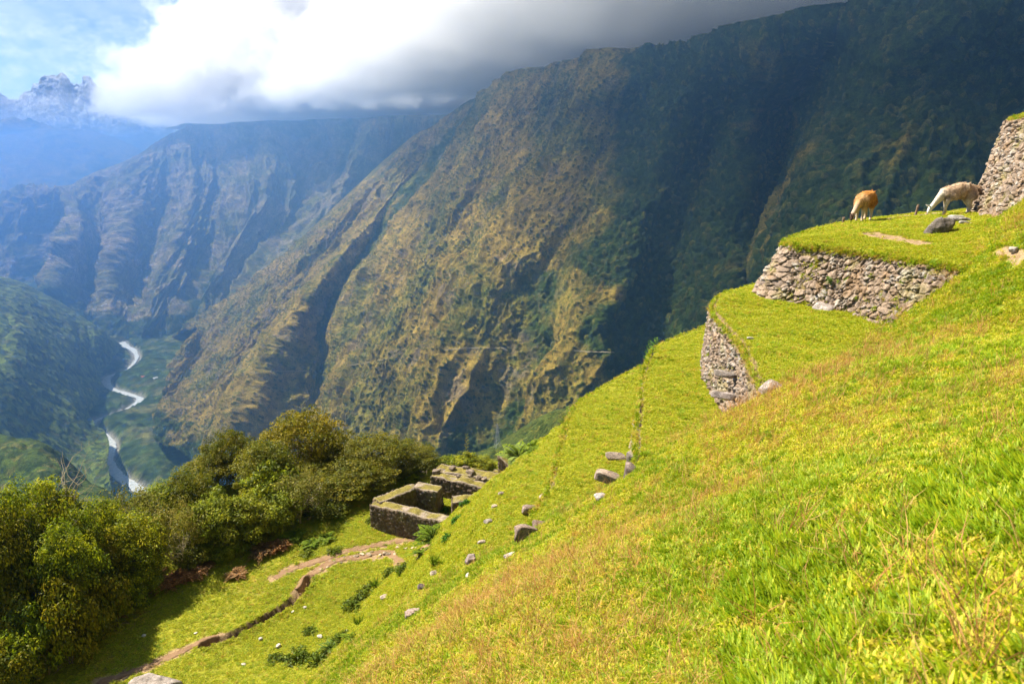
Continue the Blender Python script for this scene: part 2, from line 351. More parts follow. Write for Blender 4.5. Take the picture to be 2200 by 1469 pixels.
# side slope below the terraces, right of the ruins (bushy green bank)
cols8 = [C((930, 1010, 400), (930, 985, 330), (900, 1060, 180), (880, 1150, 80)), C((1020, 980, 400), (1020, 965, 300), (1000, 1040, 160), (980, 1120, 70)), C((1100, 930, 420), (1100, 945, 290), (1080, 1010, 150), (1060, 1100, 60)),
 C((1190, 880, 420), (1190, 895, 280), (1200, 960, 140), (1200, 1080, 60)), C((1300, 860, 420), (1300, 850, 280), (1320, 930, 140), (1350, 1080, 60)), C((1700, 700, 420), (1700, 720, 280), (1750, 800, 140), (1800, 1000, 60))]
M8, o = build_mountain('bushy_slope', cols8, 360, 260, [(40, 5), (16, 2)], 2.6, veg6, M_MT, seed=55, top=lambda v: 0.1 + 0.9 * sstep(0.1, 0.3, v), rough=3, grn=(0.06, 0.075, 0.016))
tag(o, 'bushy green bank falling away behind the terraces', 'hillside', kind='structure')
# valley floor and river
VZ = -700.0
xs = np.linspace(-3200, 1200, 560); ys = np.linspace(900, 5200, 620)
X, Y = np.meshgrid(xs, ys, indexing='ij')
riv = np.array([atz(u, v, VZ)[:2] for u, v in ((262, 735), (272, 745), (286, 752), (294, 768), (283, 785), (262, 800), (236, 808), (228, 820), (240, 835), (268, 845), (300, 856), (290, 868), (268, 880), (240, 892), (214, 900), (200, 912), (205, 926), (228, 938), (242, 958), (236, 985), (245, 1010), (262, 1028), (290, 1045), (330, 1075), (420, 1130))])
rw = np.array([15, 15, 13, 9, 8, 10, 15, 16, 13, 13, 13, 9, 5, 4, 8, 12, 12, 12, 12, 11, 14, 17, 17, 15, 12.]) * 0.66
rp = resample(np.c_[riv, rw], 420); rp, rww = rp[:, :2], rp[:, 2]
D = np.full(X.shape, 1e9)
for k in range(0, 420, 2): D = np.minimum(D, np.hypot(X - rp[k, 0], Y - rp[k, 1]))
Z = VZ + 2 + sstep(14, 60, D) * 9 + np.clip(D - 140, 0, 1e9) * 0.06 + fbm(X / 90, Y / 90, o=4, s=7) * 6 * sstep(10, 60, D)
Z = Z - 6 * sstep(26, 10, D)
f1, f2, idr = worley(X / 11, Y / 11, None, 9)
Z = Z + np.sqrt(np.clip(1 - f1 ** 2, 0, 1)) * 10 * (0.4 + idr) * sstep(14, 24, D)
c = np.ones(X.shape + (3,), np.float32) * np.array(GRN, np.float32) * 1.35; c = mixc(c, DGR, np.clip(idr * 1.2, 0, 1) * 0.8); c = mixc(c, (0.13, 0.125, 0.03), sstep(0.05, 0.4, fbm(X / 45, Y / 45, o=4, s=12)) * 0.45); c = mixc(c, (0.20, 0.16, 0.06), sstep(0.30, 0.42, fbm(X / 80, Y / 80, o=3, s=13)) * 0.3); c = c * (1 + 1.0 * fbm(X / 16, Y / 16, o=3, s=14))[..., None]
c = mixc(c, (0.30, 0.27, 0.22), sstep(19, 14, D))
o = obj('valley_floor', np.stack([X, Y, Z], -1).reshape(-1, 3), grid_faces(*X.shape), M_MT, col=c.reshape(-1, 3)); tag(o, 'wooded floor of the gorge', 'valley', kind='structure')
# ground skirt far below everything, out to the horizon
xs = np.linspace(-14000, 14000, 60); ys = np.linspace(-6000, 16000, 60); X, Y = np.meshgrid(xs, ys, indexing='ij')
o = obj('ground', np.stack([X, Y, np.full(X.shape, VZ - 14.0)], -1).reshape(-1, 3), grid_faces(60, 60), M_MF, col=np.ones((3600, 3), np.float32) * np.array(GRN)); tag(o, kind='structure')
q = N('river_water'); p = q.pos(); wn = q.noise(p, 0.14, 6, 0.75); q.col(q.ramp(wn, (0.30, (0.22, 0.27, 0.26)), (0.42, (0.32, 0.34, 0.32)), (0.60, (0.52, 0.52, 0.48))))
q.b.inputs['Roughness'].default_value = 0.6; q.b.inputs['Specular IOR Level'].default_value = 0.5; q.bump(wn, 1.0, 0.8)
tg = np.gradient(rp, axis=0); tg /= np.linalg.norm(tg, axis=1, keepdims=True); nn = np.stack([-tg[:, 1], tg[:, 0]], 1)
ww = rww * (1 + 0.22 * vnoise(np.arange(420) / 4.0, np.zeros(420), None, 4))
rows = [np.c_[rp + nn * (ww * k)[:, None], np.full(420, VZ + 0.6)] for k in (-1, -0.5, 0, 0.5, 1)]
o = obj('river', np.stack(rows, 1).reshape(-1, 3), grid_faces(420, 5), q.m); tag(o, 'whitewater river winding along the bottom of the gorge', 'river', kind='structure')
# thin footpath contouring across the big mountainside
def project(P): f = P[..., 1] * CP - P[..., 2] * SP; return 1100 + FOC * P[..., 0] / f, 734.5 - FOC * (P[..., 1] * SP + P[..., 2] * CP) / f
U_, V_ = project(M1)
def trail(pts, w, label):
    line = np.array(pts, float); uu = np.arange(line[0, 0], line[-1, 0], 1.5); out = []
    for u in uu:
        v = np.interp(u, line[:, 0], line[:, 1]); k = np.argmin((U_ - u) ** 2 + (V_ - v) ** 2); out.append(M1.reshape(-1, 3)[k])
    out = np.array(out); 
    for j in range(3): out[:, j] = np.convolve(np.pad(out[:, j], 2, 'edge'), np.ones(5) / 5, 'valid')
    out[:, 1] -= 3.0; o1 = out.copy(); o1[:, 2] -= w; o1[:, 1] -= w * 0.7
    o = obj('trail', np.stack([out, o1], 1).reshape(-1, 3), grid_faces(len(out), 2), M_TRAIL); tag(o, label, 'trail', kind='structure')
q = N('trail_earth'); q.col((0.30, 0.24, 0.14)); M_TRAIL = q.m
trail([(415, 778), (470, 790), (500, 795), (560, 800), (590, 796), (665, 795)], 1.3, 'faint trail line low on the left of the mountainside')
trail([(730, 787), (800, 775), (838, 768), (858, 755), (872, 744)], 1.3, 'faint trail zigzag in the middle of the mountainside')
trail([(925, 753), (1000, 745), (1080, 745), (1093, 752)], 1.5, 'bright trail line left of the wooded spur')
trail([(1232, 750), (1262, 753), (1322, 755)], 1.3, 'trail fragment on the wooded spur')
# pale rock scars
# ------------------------------------------------------------------ the near hillside
E = [  # rim of each terrace in plan, its height, how steeply its outer face falls, inward tilt
 dict(z=1.2, k=5, tilt=0.20, p=[(16, 9), (12.6, 13), (13.1, 15.5), (13.65, 17), (14.6, 19), (16.05, 22), (17.5, 25), (20.5, 28), (28, 30)]),
 dict(z=-2.35, k=2.2, tilt=0.10, p=[(14, 10.5), (11.6, 12.6), (9.9, 15), (9.0, 17.2), (8.1, 18.4), (7.75, 19.1), (8.2, 20.0), (10.6, 23.2), (13.4, 25.8), (16.6, 27.9), (20, 29.5), (28, 31)]),
 dict(z=-3.98, k=16, tilt=0.015, p=[(9, 6.5), (5.0, 8), (4.55, 11.2), (5.08, 14.3), (5.35, 17.4), (6.2, 19.7), (8, 21.6), (11, 25), (14, 28), (20, 31.5), (28, 33)]),
 dict(z=-5.9, k=6, tilt=0.06, p=[(6, 9), (2.5, 11), (2.65, 13), (3.25, 15.9), (4.1, 19.4), (4.8, 21.1), (6.4, 23), (9, 26), (13, 30), (20, 33.5), (28, 35)]),
 dict(z=-7.55, k=3.0, tilt=0.07, p=[(4, 9), (0.6, 11.5), (0.5, 13.2), (0.96, 14.6), (1.83, 19.2), (2.6, 21), (4.8, 24), (8, 28), (13, 32.5), (20, 36), (28, 38)]),
 dict(z=-9.2, k=1.5, tilt=0.12, p=[(1, 11), (-1.0, 13), (-0.8, 15.4), (0, 18.8), (0.9, 20.6), (3, 24.5), (6.5, 29), (12, 34), (20, 39), (28, 41)]),
 dict(z=-11.1, k=1.3, tilt=0.20, p=[(0, 12), (-2.5, 14), (-2.3, 16.5), (-0.9, 21), (1.0, 25), (4.5, 30), (11, 36), (20, 42), (28, 44)]),
 dict(z=-13.3, k=1.15, tilt=0.3, p=[(-1, 12), (-4.0, 14.5), (-3.5, 17.5), (-2.4, 22.6), (-0.6, 26.5), (3, 32), (10, 39), (20, 46), (28, 48)])]
for e in E:
    q = np.array(e['p'], float); q = catmull(q, np.linspace(0, len(q) - 1, (len(q) - 1) * 8 + 1)); e['c'] = q
    e['poly'] = np.r_[q, [(30, q[-1, 1]), (30, q[0, 1] - 3), (q[0, 0], q[0, 1] - 3)]]
def sdist(e, x, y):                                       # > 0 inside the terrace
    P = e['poly']; d = np.full(x.shape, 1e9); ins = np.zeros(x.shape, bool)
    for i in range(len(P)):
        a = P[i]; b = P[(i + 1) % len(P)]; ab = b - a
        t = np.clip(((x - a[0]) * ab[0] + (y - a[1]) * ab[1]) / (ab @ ab + 1e-9), 0, 1)
        d = np.minimum(d, np.hypot(x - a[0] - t * ab[0], y - a[1] - t * ab[1]))
        c = (a[1] > y) != (b[1] > y)
        if b[1] != a[1]: ins ^= c & (x < (b[0] - a[0]) * (y - a[1]) / (b[1] - a[1]) + a[0])
    return np.where(ins, d, -d)
SP_ = np.array([(0, 0, -1.5), (3, 3, -1.5), (-3, 0, -3.2), (3, -3, 1.3), (-3, -3, -1.4), (5, 0, .9), (1.7, 5, -3.1), (6, 6, -1.6), (8.3, 10.7, -2.7), (9.9, 15, -2.55), (8.2, 15, -4.25), (7.9, 13, -3.45), (5.6, 12, -4.05),
 (4.4, 11.2, -4.05), (4.7, 14.3, -5.95), (2.65, 14.7, -7.6), (.3, 14.5, -9.05), (0, 3.75, -3.45), (-1.2, 5.4, -4.9), (-2.4, 8.2, -7.5), (-4, 10, -9.7), (-2.4, 15.4, -11.2), (-3.2, 17, -13.2),
 (-4.6, 19.5, -15.8), (-6.2, 18.9, -17.1), (-6.5, 13, -13.5), (-8, 15, -16.8), (-9, 8, -13.5), (-4, 4, -7), (-4.1, 25, -16.8), (12.7, 17, -1.12), (11.5, 15.4, -1.35), (9.9, 13, -1.95), (13.8, 19, -1.3), (12, 9, -.2), (14, 4, 2), (3, 20, -12), (8, 22, -9), (12, 19, -3.6), (15.2, 21.5, -2.2), (18, 20, 0), (2, 9.5, -5.0), (-14, 10, -17.5)], float)
def _tps(d): return np.where(d > 1e-9, d * d * np.log(d + 1e-12), 0)
_n = len(SP_); _A = np.zeros((_n + 3, _n + 3)); _d = np.hypot(SP_[:, None, 0] - SP_[None, :, 0], SP_[:, None, 1] - SP_[None, :, 1])
_A[:_n, :_n] = _tps(_d) + np.eye(_n) * 1.5; _A[:_n, _n] = 1; _A[:_n, _n + 1:] = SP_[:, :2]; _A[_n, :_n] = 1; _A[_n + 1:, :_n] = SP_[:, :2].T
_w = np.linalg.solve(_A, np.r_[SP_[:, 2], 0, 0, 0])
def Sf(x, y):
    z = _w[_n] + _w[_n + 1] * x + _w[_n + 2] * y
    for k in range(_n): z = z + _w[k] * _tps(np.hypot(x - SP_[k, 0], y - SP_[k, 1]))
    return z - 2.0 * np.clip(y - 27, 0, 200) - 1.6 * np.clip(-9.5 - x, 0, 200)
def smax(a, b, k): h = np.clip(0.5 + 0.5 * (a - b) / k, 0, 1); return b * (1 - h) + a * h + k * h * (1 - h)
RUT = np.array([atz(u, v, -17.0)[:2] for u, v in ((440, 1376), (451, 1370), (490, 1358), (525, 1340), (565, 1320), (602, 1301), (625, 1285), (642, 1270), (656, 1255), (661, 1240))])
def pdist(P, x, y):
    d = np.full(np.shape(x), 1e9)
    for a, b in zip(P[:-1], P[1:]):
        ab = b - a; t = np.clip(((x - a[0]) * ab[0] + (y - a[1]) * ab[1]) / (ab @ ab), 0, 1)
        d = np.minimum(d, np.hypot(x - a[0] - t * ab[0], y - a[1] - t * ab[1]))
    return d
def field(x, y):
    z = -17.05 + 0.02 * (y - 25) + 0.35 * fbm(x / 7, y / 7, o=3, s=71)
    edge = np.maximum(-(x + 18.5 - (y - 22) * 0.25), y - 35.0 - 0.2 * (x + 3))           # the shelf ends behind the trees
    z = z - np.clip(edge, 0, 400) * 1.3
    return z
def ground(x, y, fine=True):
    x = np.asarray(x, float); y = np.asarray(y, float)
    g = field(x, y)
    d = pdist(RUT, x, y); wv = 0.17 + 0.05 * vnoise(x * 3, y * 3, None, 5)
    side = sstep(0.55, 0.0, d) * 0.10
    g = g + side - 0.38 * sstep(wv * 1.25, wv * 0.5, d)
    s = Sf(x, y) + 0.10 * fbm(x / 1.7, y / 1.7, o=4, s=72) + 0.22 * fbm(x / 5, y / 5, o=2, s=76)
    g = smax(g, s, 1.2)
    for i, e in enumerate(E):
        sd = sdist(e, x, y) + 0.10 * fbm(x / 1.1, y / 1.1, o=3, s=74 + i) * (1 if e['k'] > 2 else 2.5)
        k = e['k']; t = np.where(sd > 0, e['z'] + e['tilt'] * np.minimum(sd, 7) - 0.05 * np.exp(-sd * 3), e['z'] - 0.05 + k * np.maximum(sd, -80))
        t = t + 0.11 * fbm(x / 1.9, y / 1.9, o=4, s=73) * sstep(-0.1, 0.5, sd)
        g = smax(g, t, 0.10 if k > 2 else 0.5)
    if fine: g = g + 0.022 * fbm(x / 0.33, y / 0.33, o=3, s=75)
    return g
def hit(u, v, t0=1.5, t1=90):                              # where a sight line meets the ground
    r = ray(u, v); t = np.arange(t0, t1, 0.05)
    g = ground(r[0] * t, t, False); b = r[2] * t < g
    if not b.any(): return hit(u, v + 3, t0, t1)
    i = int(np.argmax(b)); return np.array([r[0] * t[i], t[i], g[i]])
def gz(x, y): return float(ground(np.array([x]), np.array([y]), False)[0])
def gn(x, y, e=0.15):
    z = ground(np.array([x - e, x + e, x, x]), np.array([y, y, y - e, y + e]), False)
    n = np.array([-(z[1] - z[0]) / (2 * e), -(z[3] - z[2]) / (2 * e), 1.0]); return n / np.linalg.norm(n)
xs = np.r_[np.arange(-75, -30, 0.6), np.arange(-30, -7, 0.16), np.arange(-7, 12, 0.07), np.arange(12, 20, 0.1), np.arange(20, 30, 0.3)]
ys = np.r_[np.arange(-6, 0.5, 0.25), np.arange(0.5, 24, 0.07), np.arange(24, 46, 0.16), np.arange(46, 110, 0.8)]
X, Y = np.meshgrid(xs, ys, indexing='ij'); Z = ground(X, Y)
gx = np.gradient(Z, axis=0) / np.gradient(X, axis=0); gy = np.gradient(Z, axis=1) / np.gradient(Y, axis=1); steep = np.hypot(gx, gy)
PATHS = [([(208, 1469), (301, 1436), (386, 1401), (440, 1376), (470, 1366)], 0.17), ([(640, 1272), (660, 1255), (680, 1227), (718, 1204), (776, 1196), (840, 1190), (904, 1183), (915, 1182)], 0.20),
         ([(590, 1243), (630, 1222), (660, 1212), (703, 1197), (750, 1183), (795, 1173), (850, 1164), (907, 1156), (917, 1155)], 0.20)]
PATHW = [(np.array([hit(*p)[:2] for p in ps]), w) for ps, w in PATHS]
BARE = [hit(1905, 505), hit(1940, 516), hit(1985, 523), hit(2190, 552), hit(2150, 545)]
b1 = np.array([hit(u, v)[:2] for u, v in ((1880, 503), (1915, 512), (1960, 519), (1990, 524))])
b2 = np.array([hit(u, v)[:2] for u, v in ((1905, 468), (1950, 464), (2000, 460), (2040, 455))])
b3 = np.array([hit(u, v)[:2] for u, v in ((2145, 540), (2199, 556))])
def bare(x, y):
    b = 0 * x
    for P, w in PATHW: b = np.maximum(b, sstep(w * 2.0, w * 0.9, pdist(P, x, y) + 0.12 * vnoise(x * 4, y * 4, None, 81)))
    n = 0.16 * fbm(x * 2, y * 2, o=3, s=82)
    for P, w in ((b1, 0.30), (b2, 0.42), (b3, 0.13)): b = np.maximum(b, sstep(w * 1.4, w * 0.8, pdist(P, x, y) + n))
    return b
BR = bare(X, Y)
n1 = fbm(X / 2.5, Y / 2.5, o=4, s=77); n2 = fbm(X / 0.25, Y / 0.25, o=3, s=78)
c = np.ones(X.shape + (3,), np.float32) * np.array((0.25, 0.24, 0.012), np.float32)
c = mixc(c, (0.26, 0.19, 0.045), sstep(0.0, 0.6, n1 + 0.3 * n2) * 0.5); c = mixc(c, (0.09, 0.13, 0.01), sstep(0.1, 0.7, n2) * 0.5)
c = mixc(c, (0.20, 0.13, 0.07), sstep(1.3, 2.4, steep) * 0.8)
rt = sstep(0.30, 0.16, pdist(RUT, X, Y)); c = mixc(c, (0.12, 0.075, 0.04), rt)
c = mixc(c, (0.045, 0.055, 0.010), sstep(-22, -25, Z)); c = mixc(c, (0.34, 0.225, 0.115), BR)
Z = Z - 0.02 * BR
q = N('turf'); p = q.pos(); vc = q.n('ShaderNodeVertexColor', layer_name='Col').outputs[0]
nn = q.noise(p, 9, 6, 0.75); n3 = q.noise(p, 34, 4, 0.7)
q.col(q.mix(1.0, q.mix(1.0, vc, q.ramp(nn, (0.3, 0.55), (0.7, 1.4)), 'MULTIPLY'), q.ramp(n3, (0.3, 0.5), (0.7, 1.45)), 'MULTIPLY')); q.bump(q.math('ADD', nn, n3), 0.03, 0.9)
M_TURF = q.m
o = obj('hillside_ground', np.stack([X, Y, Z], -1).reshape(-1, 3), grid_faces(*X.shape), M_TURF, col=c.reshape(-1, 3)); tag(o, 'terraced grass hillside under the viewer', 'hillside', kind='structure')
# trodden earth paths as thin draped sheets
q = N('trodden_earth'); p = q.pos(); nn = q.noise(p, 3, 6, 0.7); q.col(q.ramp(nn, (0.3, (0.19, 0.105, 0.05)), (0.7, (0.32, 0.20, 0.11)))); q.bump(q.noise(p, 14, 6, 0.8), 0.05, 1.0); M_EARTH = q.m
for i, (P, w) in enumerate(PATHW):
    Pr = resample(np.c_[P, P[:, 0] * 0], 160)[:, :2]; tg = np.gradient(Pr, axis=0); tg /= np.linalg.norm(tg, axis=1, keepdims=True); nr = np.stack([-tg[:, 1], tg[:, 0]], 1)
    a = np.linspace(-1, 1, 13); wob = 1 + 0.3 * vnoise(np.arange(160) / 6.0, np.zeros(160), None, 90 + i)
    XX = Pr[:, None, 0] + nr[:, None, 0] * a[None] * (w * wob)[:, None]; YY = Pr[:, None, 1] + nr[:, None, 1] * a[None] * (w * wob)[:, None]
    ZZ = ground(XX, YY) + 0.012 - 0.05 * sstep(0.72, 1.0, np.abs(a))[None] + 0.012 * fbm(XX * 5, YY * 5, o=3, s=92)
    o = obj('path', np.stack([XX, YY, ZZ], -1).reshape(-1, 3), grid_faces(160, 13), M_EARTH)
    tag(o, ['narrow dirt footpath in the lower left of the meadow', 'stony footpath curving from the rut to the ruins', 'upper reddish footpath passing below the ruined house'][i], 'path', kind='structure')
log('ground', X.shape)
# ------------------------------------------------------------------ stonework
q = N('rubble_stone'); p = q.pos(); vc = q.n('ShaderNodeVertexColor', layer_name='Col').outputs[0]
na = q.noise(p, 6, 6, 0.7); nb = q.noise(p, 28, 5, 0.75)
cc = q.mix(1.0, vc, q.ramp(na, (0.3, 0.62), (0.7, 1.35)), 'MULTIPLY'); cc = q.mix(1.0, cc, q.ramp(nb, (0.32, 0.45), (0.68, 1.5)), 'MULTIPLY')
q.col(cc); q.bump(q.math('ADD', q.math('MULTIPLY', na, 0.6), nb), 0.035, 1.0); q.b.inputs['Roughness'].default_value = 0.95; M_ST = q.m
def stone_relief(a, b, w, seed):                           # coordinates in metres, typical stone width
    wx = 0.30 * w * fbm(a / w / 1.5, b / w / 1.5, o=2, s=seed); wy = 0.30 * w * fbm(a / w / 1.5 + 9, b / w / 1.5, o=2, s=seed + 3)
    a = a + wx; b = b + wy
    f1, f2, i1 = worley(a / w, b / (w * 0.76), None, seed)
    g1, g2, i2 = worley(a / (w * 0.48), b / (w * 0.40), None, seed + 1)
    small = sstep(0.50, 0.62, i1)
    gap = sstep(-0.01, 0.15, f2 - f1); gap2 = sstep(-0.01, 0.16, g2 - g1)
    dome = np.sqrt(np.clip(1 - (f1 / 0.95) ** 2, 0, 1)); dome2 = np.sqrt(np.clip(1 - (g1 / 0.95) ** 2, 0, 1))
    h = (gap * (0.50 + 0.14 * dome + 0.75 * (i1 - 0.5))) * (1 - small) + (gap2 * (0.35 + 0.3 * dome2 + 0.4 * (i2 - 0.5))) * gap * small
    g = gap * (1 - small) + gap * gap2 * small
    idr = np.where(small > 0.5, i2, i1)
    facet = vnoise(a / w * 2.6 + idr * 50, b / w * 2.6, None, seed + 8)
    return h + facet * 0.26 * g, g, idr
def stone_color(g, idr, a, b, seed, moss=0.3, tint=(1, 1, 1), dark=1.0):
    c = np.ones(g.shape + (3,), np.float32) * np.array((0.34, 0.245, 0.17), np.float32)
    c = mixc(c, (0.43, 0.355, 0.29), sstep(0.62, 0.95, idr)); c = mixc(c, (0.22, 0.165, 0.125), sstep(0.35, 0.0, idr))
    n = fbm(a * 4, b * 4, o=4, s=seed + 20); c = mixc(c, (0.55, 0.50, 0.42), sstep(0.25, 0.55, n) * 0.6); c = mixc(c, (0.33, 0.19, 0.08), sstep(0.2, 0.5, fbm(a * 2.3, b * 2.3, o=3, s=seed + 24)) * 0.45)
    c = c * np.array(tint, np.float32) * dark
    soil = np.array((0.13, 0.085, 0.04), np.float32)
    c = c * g[..., None] + soil * (1 - g[..., None])
    m = sstep(0.12, 0.42, fbm(a * 1.6, b * 1.6, o=4, s=seed + 30)) * moss
    c = mixc(c, (0.25, 0.24, 0.015), np.clip(m, 0, 1) * (1 - 0.5 * g))
    return c
def retaining(name, e, t0, t1, H, w, out, seed, batter=None, over=0.0, res=0.02, moss=0.5, off=0.05, depth=0.15):
    c = e['c']; n = len(c); P = resample(np.c_[c[int(t0 * (n - 1)):int(t1 * (n - 1)) + 1], np.zeros(int(t1 * (n - 1)) + 1 - int(t0 * (n - 1)))], 200)[:, :2]
    L = np.linalg.norm(np.diff(P, axis=0), axis=1).sum(); nu = int(L / res); P = resample(np.c_[P, np.zeros(len(P))], nu)[:, :2]
    tg = np.gradient(P, axis=0); k = 25; ker = np.ones(k) / k
    for j in (0, 1): tg[:, j] = np.convolve(np.pad(tg[:, j], k // 2, 'edge'), ker, 'valid')
    tg /= np.linalg.norm(tg, axis=1, keepdims=True); nr = np.stack([-tg[:, 1], tg[:, 0]], 1)   # left of the direction of travel = downhill
    nv = int(H / res); h = np.linspace(-0.06, H, nv); s = np.linspace(0, L, nu)
    A, B = np.meshgrid(s, h, indexing='ij')
    rel, g, idr = stone_relief(A, B, w, seed)
    k_ = batter or e['k']; top = sstep(-0.06, 0.06, B)
    o_ = off + np.maximum(B, 0) / k_ + depth * rel * top - 0.30 * (1 - top) + 0.05 * fbm(A / 1.2, B / 1.2, o=2, s=seed + 50)
    X = P[:, None, 0] + nr[:, None, 0] * o_; Y = P[:, None, 1] + nr[:, None, 1] * o_
    zt = e['z'] - 0.11 + 0.05 * vnoise(A / 0.5, B * 0, None, seed + 60)
    Z = zt - np.maximum(B, -0.02)
    c = stone_color(g, idr, A, B, seed, moss); 
    dirt = sstep(0.14, 0.0, B + 0.1 * fbm(A * 3, B * 3, o=2, s=seed + 61)); c = mixc(c, (0.22, 0.13, 0.05), dirt * 0.8)
    o = obj(name, np.stack([X, Y, Z], -1).reshape(-1, 3), grid_faces(nu, nv), M_ST, col=c.reshape(-1, 3))
    return o, P, nr
def boulder(size, seed, n=14, pw=4.0, rough=0.10, col=(0.30, 0.25, 0.21), flat=None):
    g = np.linspace(-1, 1, n); V = []; F = []; b = 0
    for ax in range(3):
        for sg in (-1, 1):
            a, c = np.meshgrid(g, g, indexing='ij'); k = np.full(a.shape, float(sg)); arr = [None] * 3
            arr[ax] = k; arr[(ax + 1) % 3] = a; arr[(ax + 2) % 3] = c
            v = np.stack(arr, -1).reshape(-1, 3); f = grid_faces(n, n) + b
            V.append(v); F.append(f if sg > 0 else f[:, ::-1]); b += n * n
    V = np.concatenate(V); F = np.concatenate(F)
    r = (np.abs(V) ** pw).sum(1) ** (1 / pw); d = V / r[:, None]
    rng = np.random.RandomState(seed); s = np.array(size) / 2
    for k in range(7):                                     # broken faces
        nn = rng.normal(size=3); nn /= np.linalg.norm(nn); lim = 0.62 + 0.28 * rng.rand(); q = d @ nn
        d = d - nn[None] * np.clip(q - lim, 0, 9)[:, None] * 0.85
    w = d * s; sc = 2.2 / max(size)
    d1 = fbm(w[:, 0] * sc + seed, w[:, 1] * sc, w[:, 2] * sc, 5, seed, 0.6)
    w = w * (1 + rough * 2 * d1)[:, None]
    c = np.ones((len(w), 3), np.float32) * np.array(col, np.float32)
    n2 = fbm(w[:, 0] * 5 + seed, w[:, 1] * 5, w[:, 2] * 5, 4, seed + 5)
    c = mixc(c, np.array(col) * 1.7, sstep(0.1, 0.45, n2) * 0.7); c = mixc(c, np.array(col) * 0.45, sstep(-0.1, -0.45, n2) * 0.7)
    return w.astype(np.float32), F, c
def put(w, F, c, name, loc, rz=0, rx=0, ry=0, parent=None):
    M = np.array(Matrix.Rotation(rz, 3, 'Z') @ Matrix.Rotation(ry, 3, 'Y') @ Matrix.Rotation(rx, 3, 'X'))
    v = w @ M.T
    me_o = obj(name, v, F, M_ST, col=c)
    me_o.location = loc
    if parent is not None: me_o.parent = parent
    return me_o
# --- the four stretches of terrace wall that show stone
w0, P0, n0 = retaining('terrace_wall', E[0], 0.16, 0.95, 3.4, 0.36, 1, 201, batter=5, off=0.10, depth=0.22)
tag(w0, 'tall wall of big stones at the right edge, highest of the terraces', 'stone wall', 'stone terrace walls')
w1 = empty('terrace_wall', (7.6, 18.7, -4)); a, P1, n1_ = retaining('stonework', E[1], 0.06, 0.70, 2.75, 0.21, 1, 211, batter=2.2, depth=0.15)
tag(w1, 'broad sunlit rubble wall below the grazing animals', 'stone wall', 'stone terrace walls')
w2 = empty('terrace_wall', (4.8, 14.3, -6)); a2, P2, n2_ = retaining('stonework', E[2], 0.08, 0.75, 2.4, 0.19, 1, 221, batter=16)
tag(w2, 'rubble wall seen end-on with three step stones jutting from it', 'stone wall', 'stone terrace walls')
w3 = empty('terrace_wall', (2.8, 14.5, -7.5)); a3, P3, n3_ = retaining('stonework', E[3], 0.12, 0.72, 1.9, 0.24, 1, 231, batter=6, off=-0.02, depth=0.11, moss=1.5)
tag(w3, 'thin wall line with two step stones and blocky end stones', 'stone wall', 'stone terrace walls')
w4 = empty('terrace_wall', (0.6, 14.0, -9)); a4, P4, n4_ = retaining('stonework', E[4], 0.14, 0.26, 1.3, 0.24, 1, 241, batter=3.0, off=-0.04, depth=0.12, moss=1.9)
tag(w4, 'grassed-over lowest wall with a stone block at its near end', 'stone wall', 'stone terrace walls')
for o_, r_ in ((a, w1), (a2, w2), (a3, w3), (a4, w4)):
    o_.parent = r_; o_.matrix_parent_inverse = Matrix.Translation(-r_.location)
def child(o, r): o.parent = r; o.matrix_parent_inverse = Matrix.Translation(-r.location); return o
def wallx(e, Y):                                          # x of a terrace rim at depth Y
    c = e['c']; i = np.argsort(c[:, 1]); return float(np.interp(Y, c[i, 1], c[i, 0]))
def onwall(e, u, v, k):                                   # sight line against a wall face
    r = ray(u, v); Y = np.arange(11.8, 17.2, 0.02); 
    x = np.interp(Y, *(lambda c: (c[:, 1], c[:, 0]))(e['c'][np.argsort(e['c'][:, 1])])); zz = r[2] * Y
    f = r[0] * Y - (x - np.clip((e['z'] - zz) / k, 0, 3)); i = np.where(f[:-1] * f[1:] < 0)[0]
    i = i[0] if len(i) else int(np.argmin(np.abs(f))); return np.array([r[0] * Y[i], Y[i], zz[i]])
for (root, e, k, u, v, sz, seed, col, rz, ry) in (
    (w2, E[2], 16, 1592, 803, (0.62, 0.22, 0.14), 1, (0.30, 0.25, 0.21), -0.05, 0.16), (w2, E[2], 16, 1592, 851, (0.64, 0.22, 0.15), 2, (0.27, 0.22, 0.19), -0.1, 0.10), (w2, E[2], 16, 1570, 905, (0.66, 0.20, 0.14), 3, (0.50, 0.45, 0.38), 0.15, -0.05)):
    P = onwall(e, u, v, k); w_, F_, c_ = boulder(sz, seed, pw=5, rough=0.07, col=col)
    child(put(w_, F_, c_, 'step_stone', (P[0] - 0.30, P[1] - 0.02, P[2]), rz, 0, ry), root)
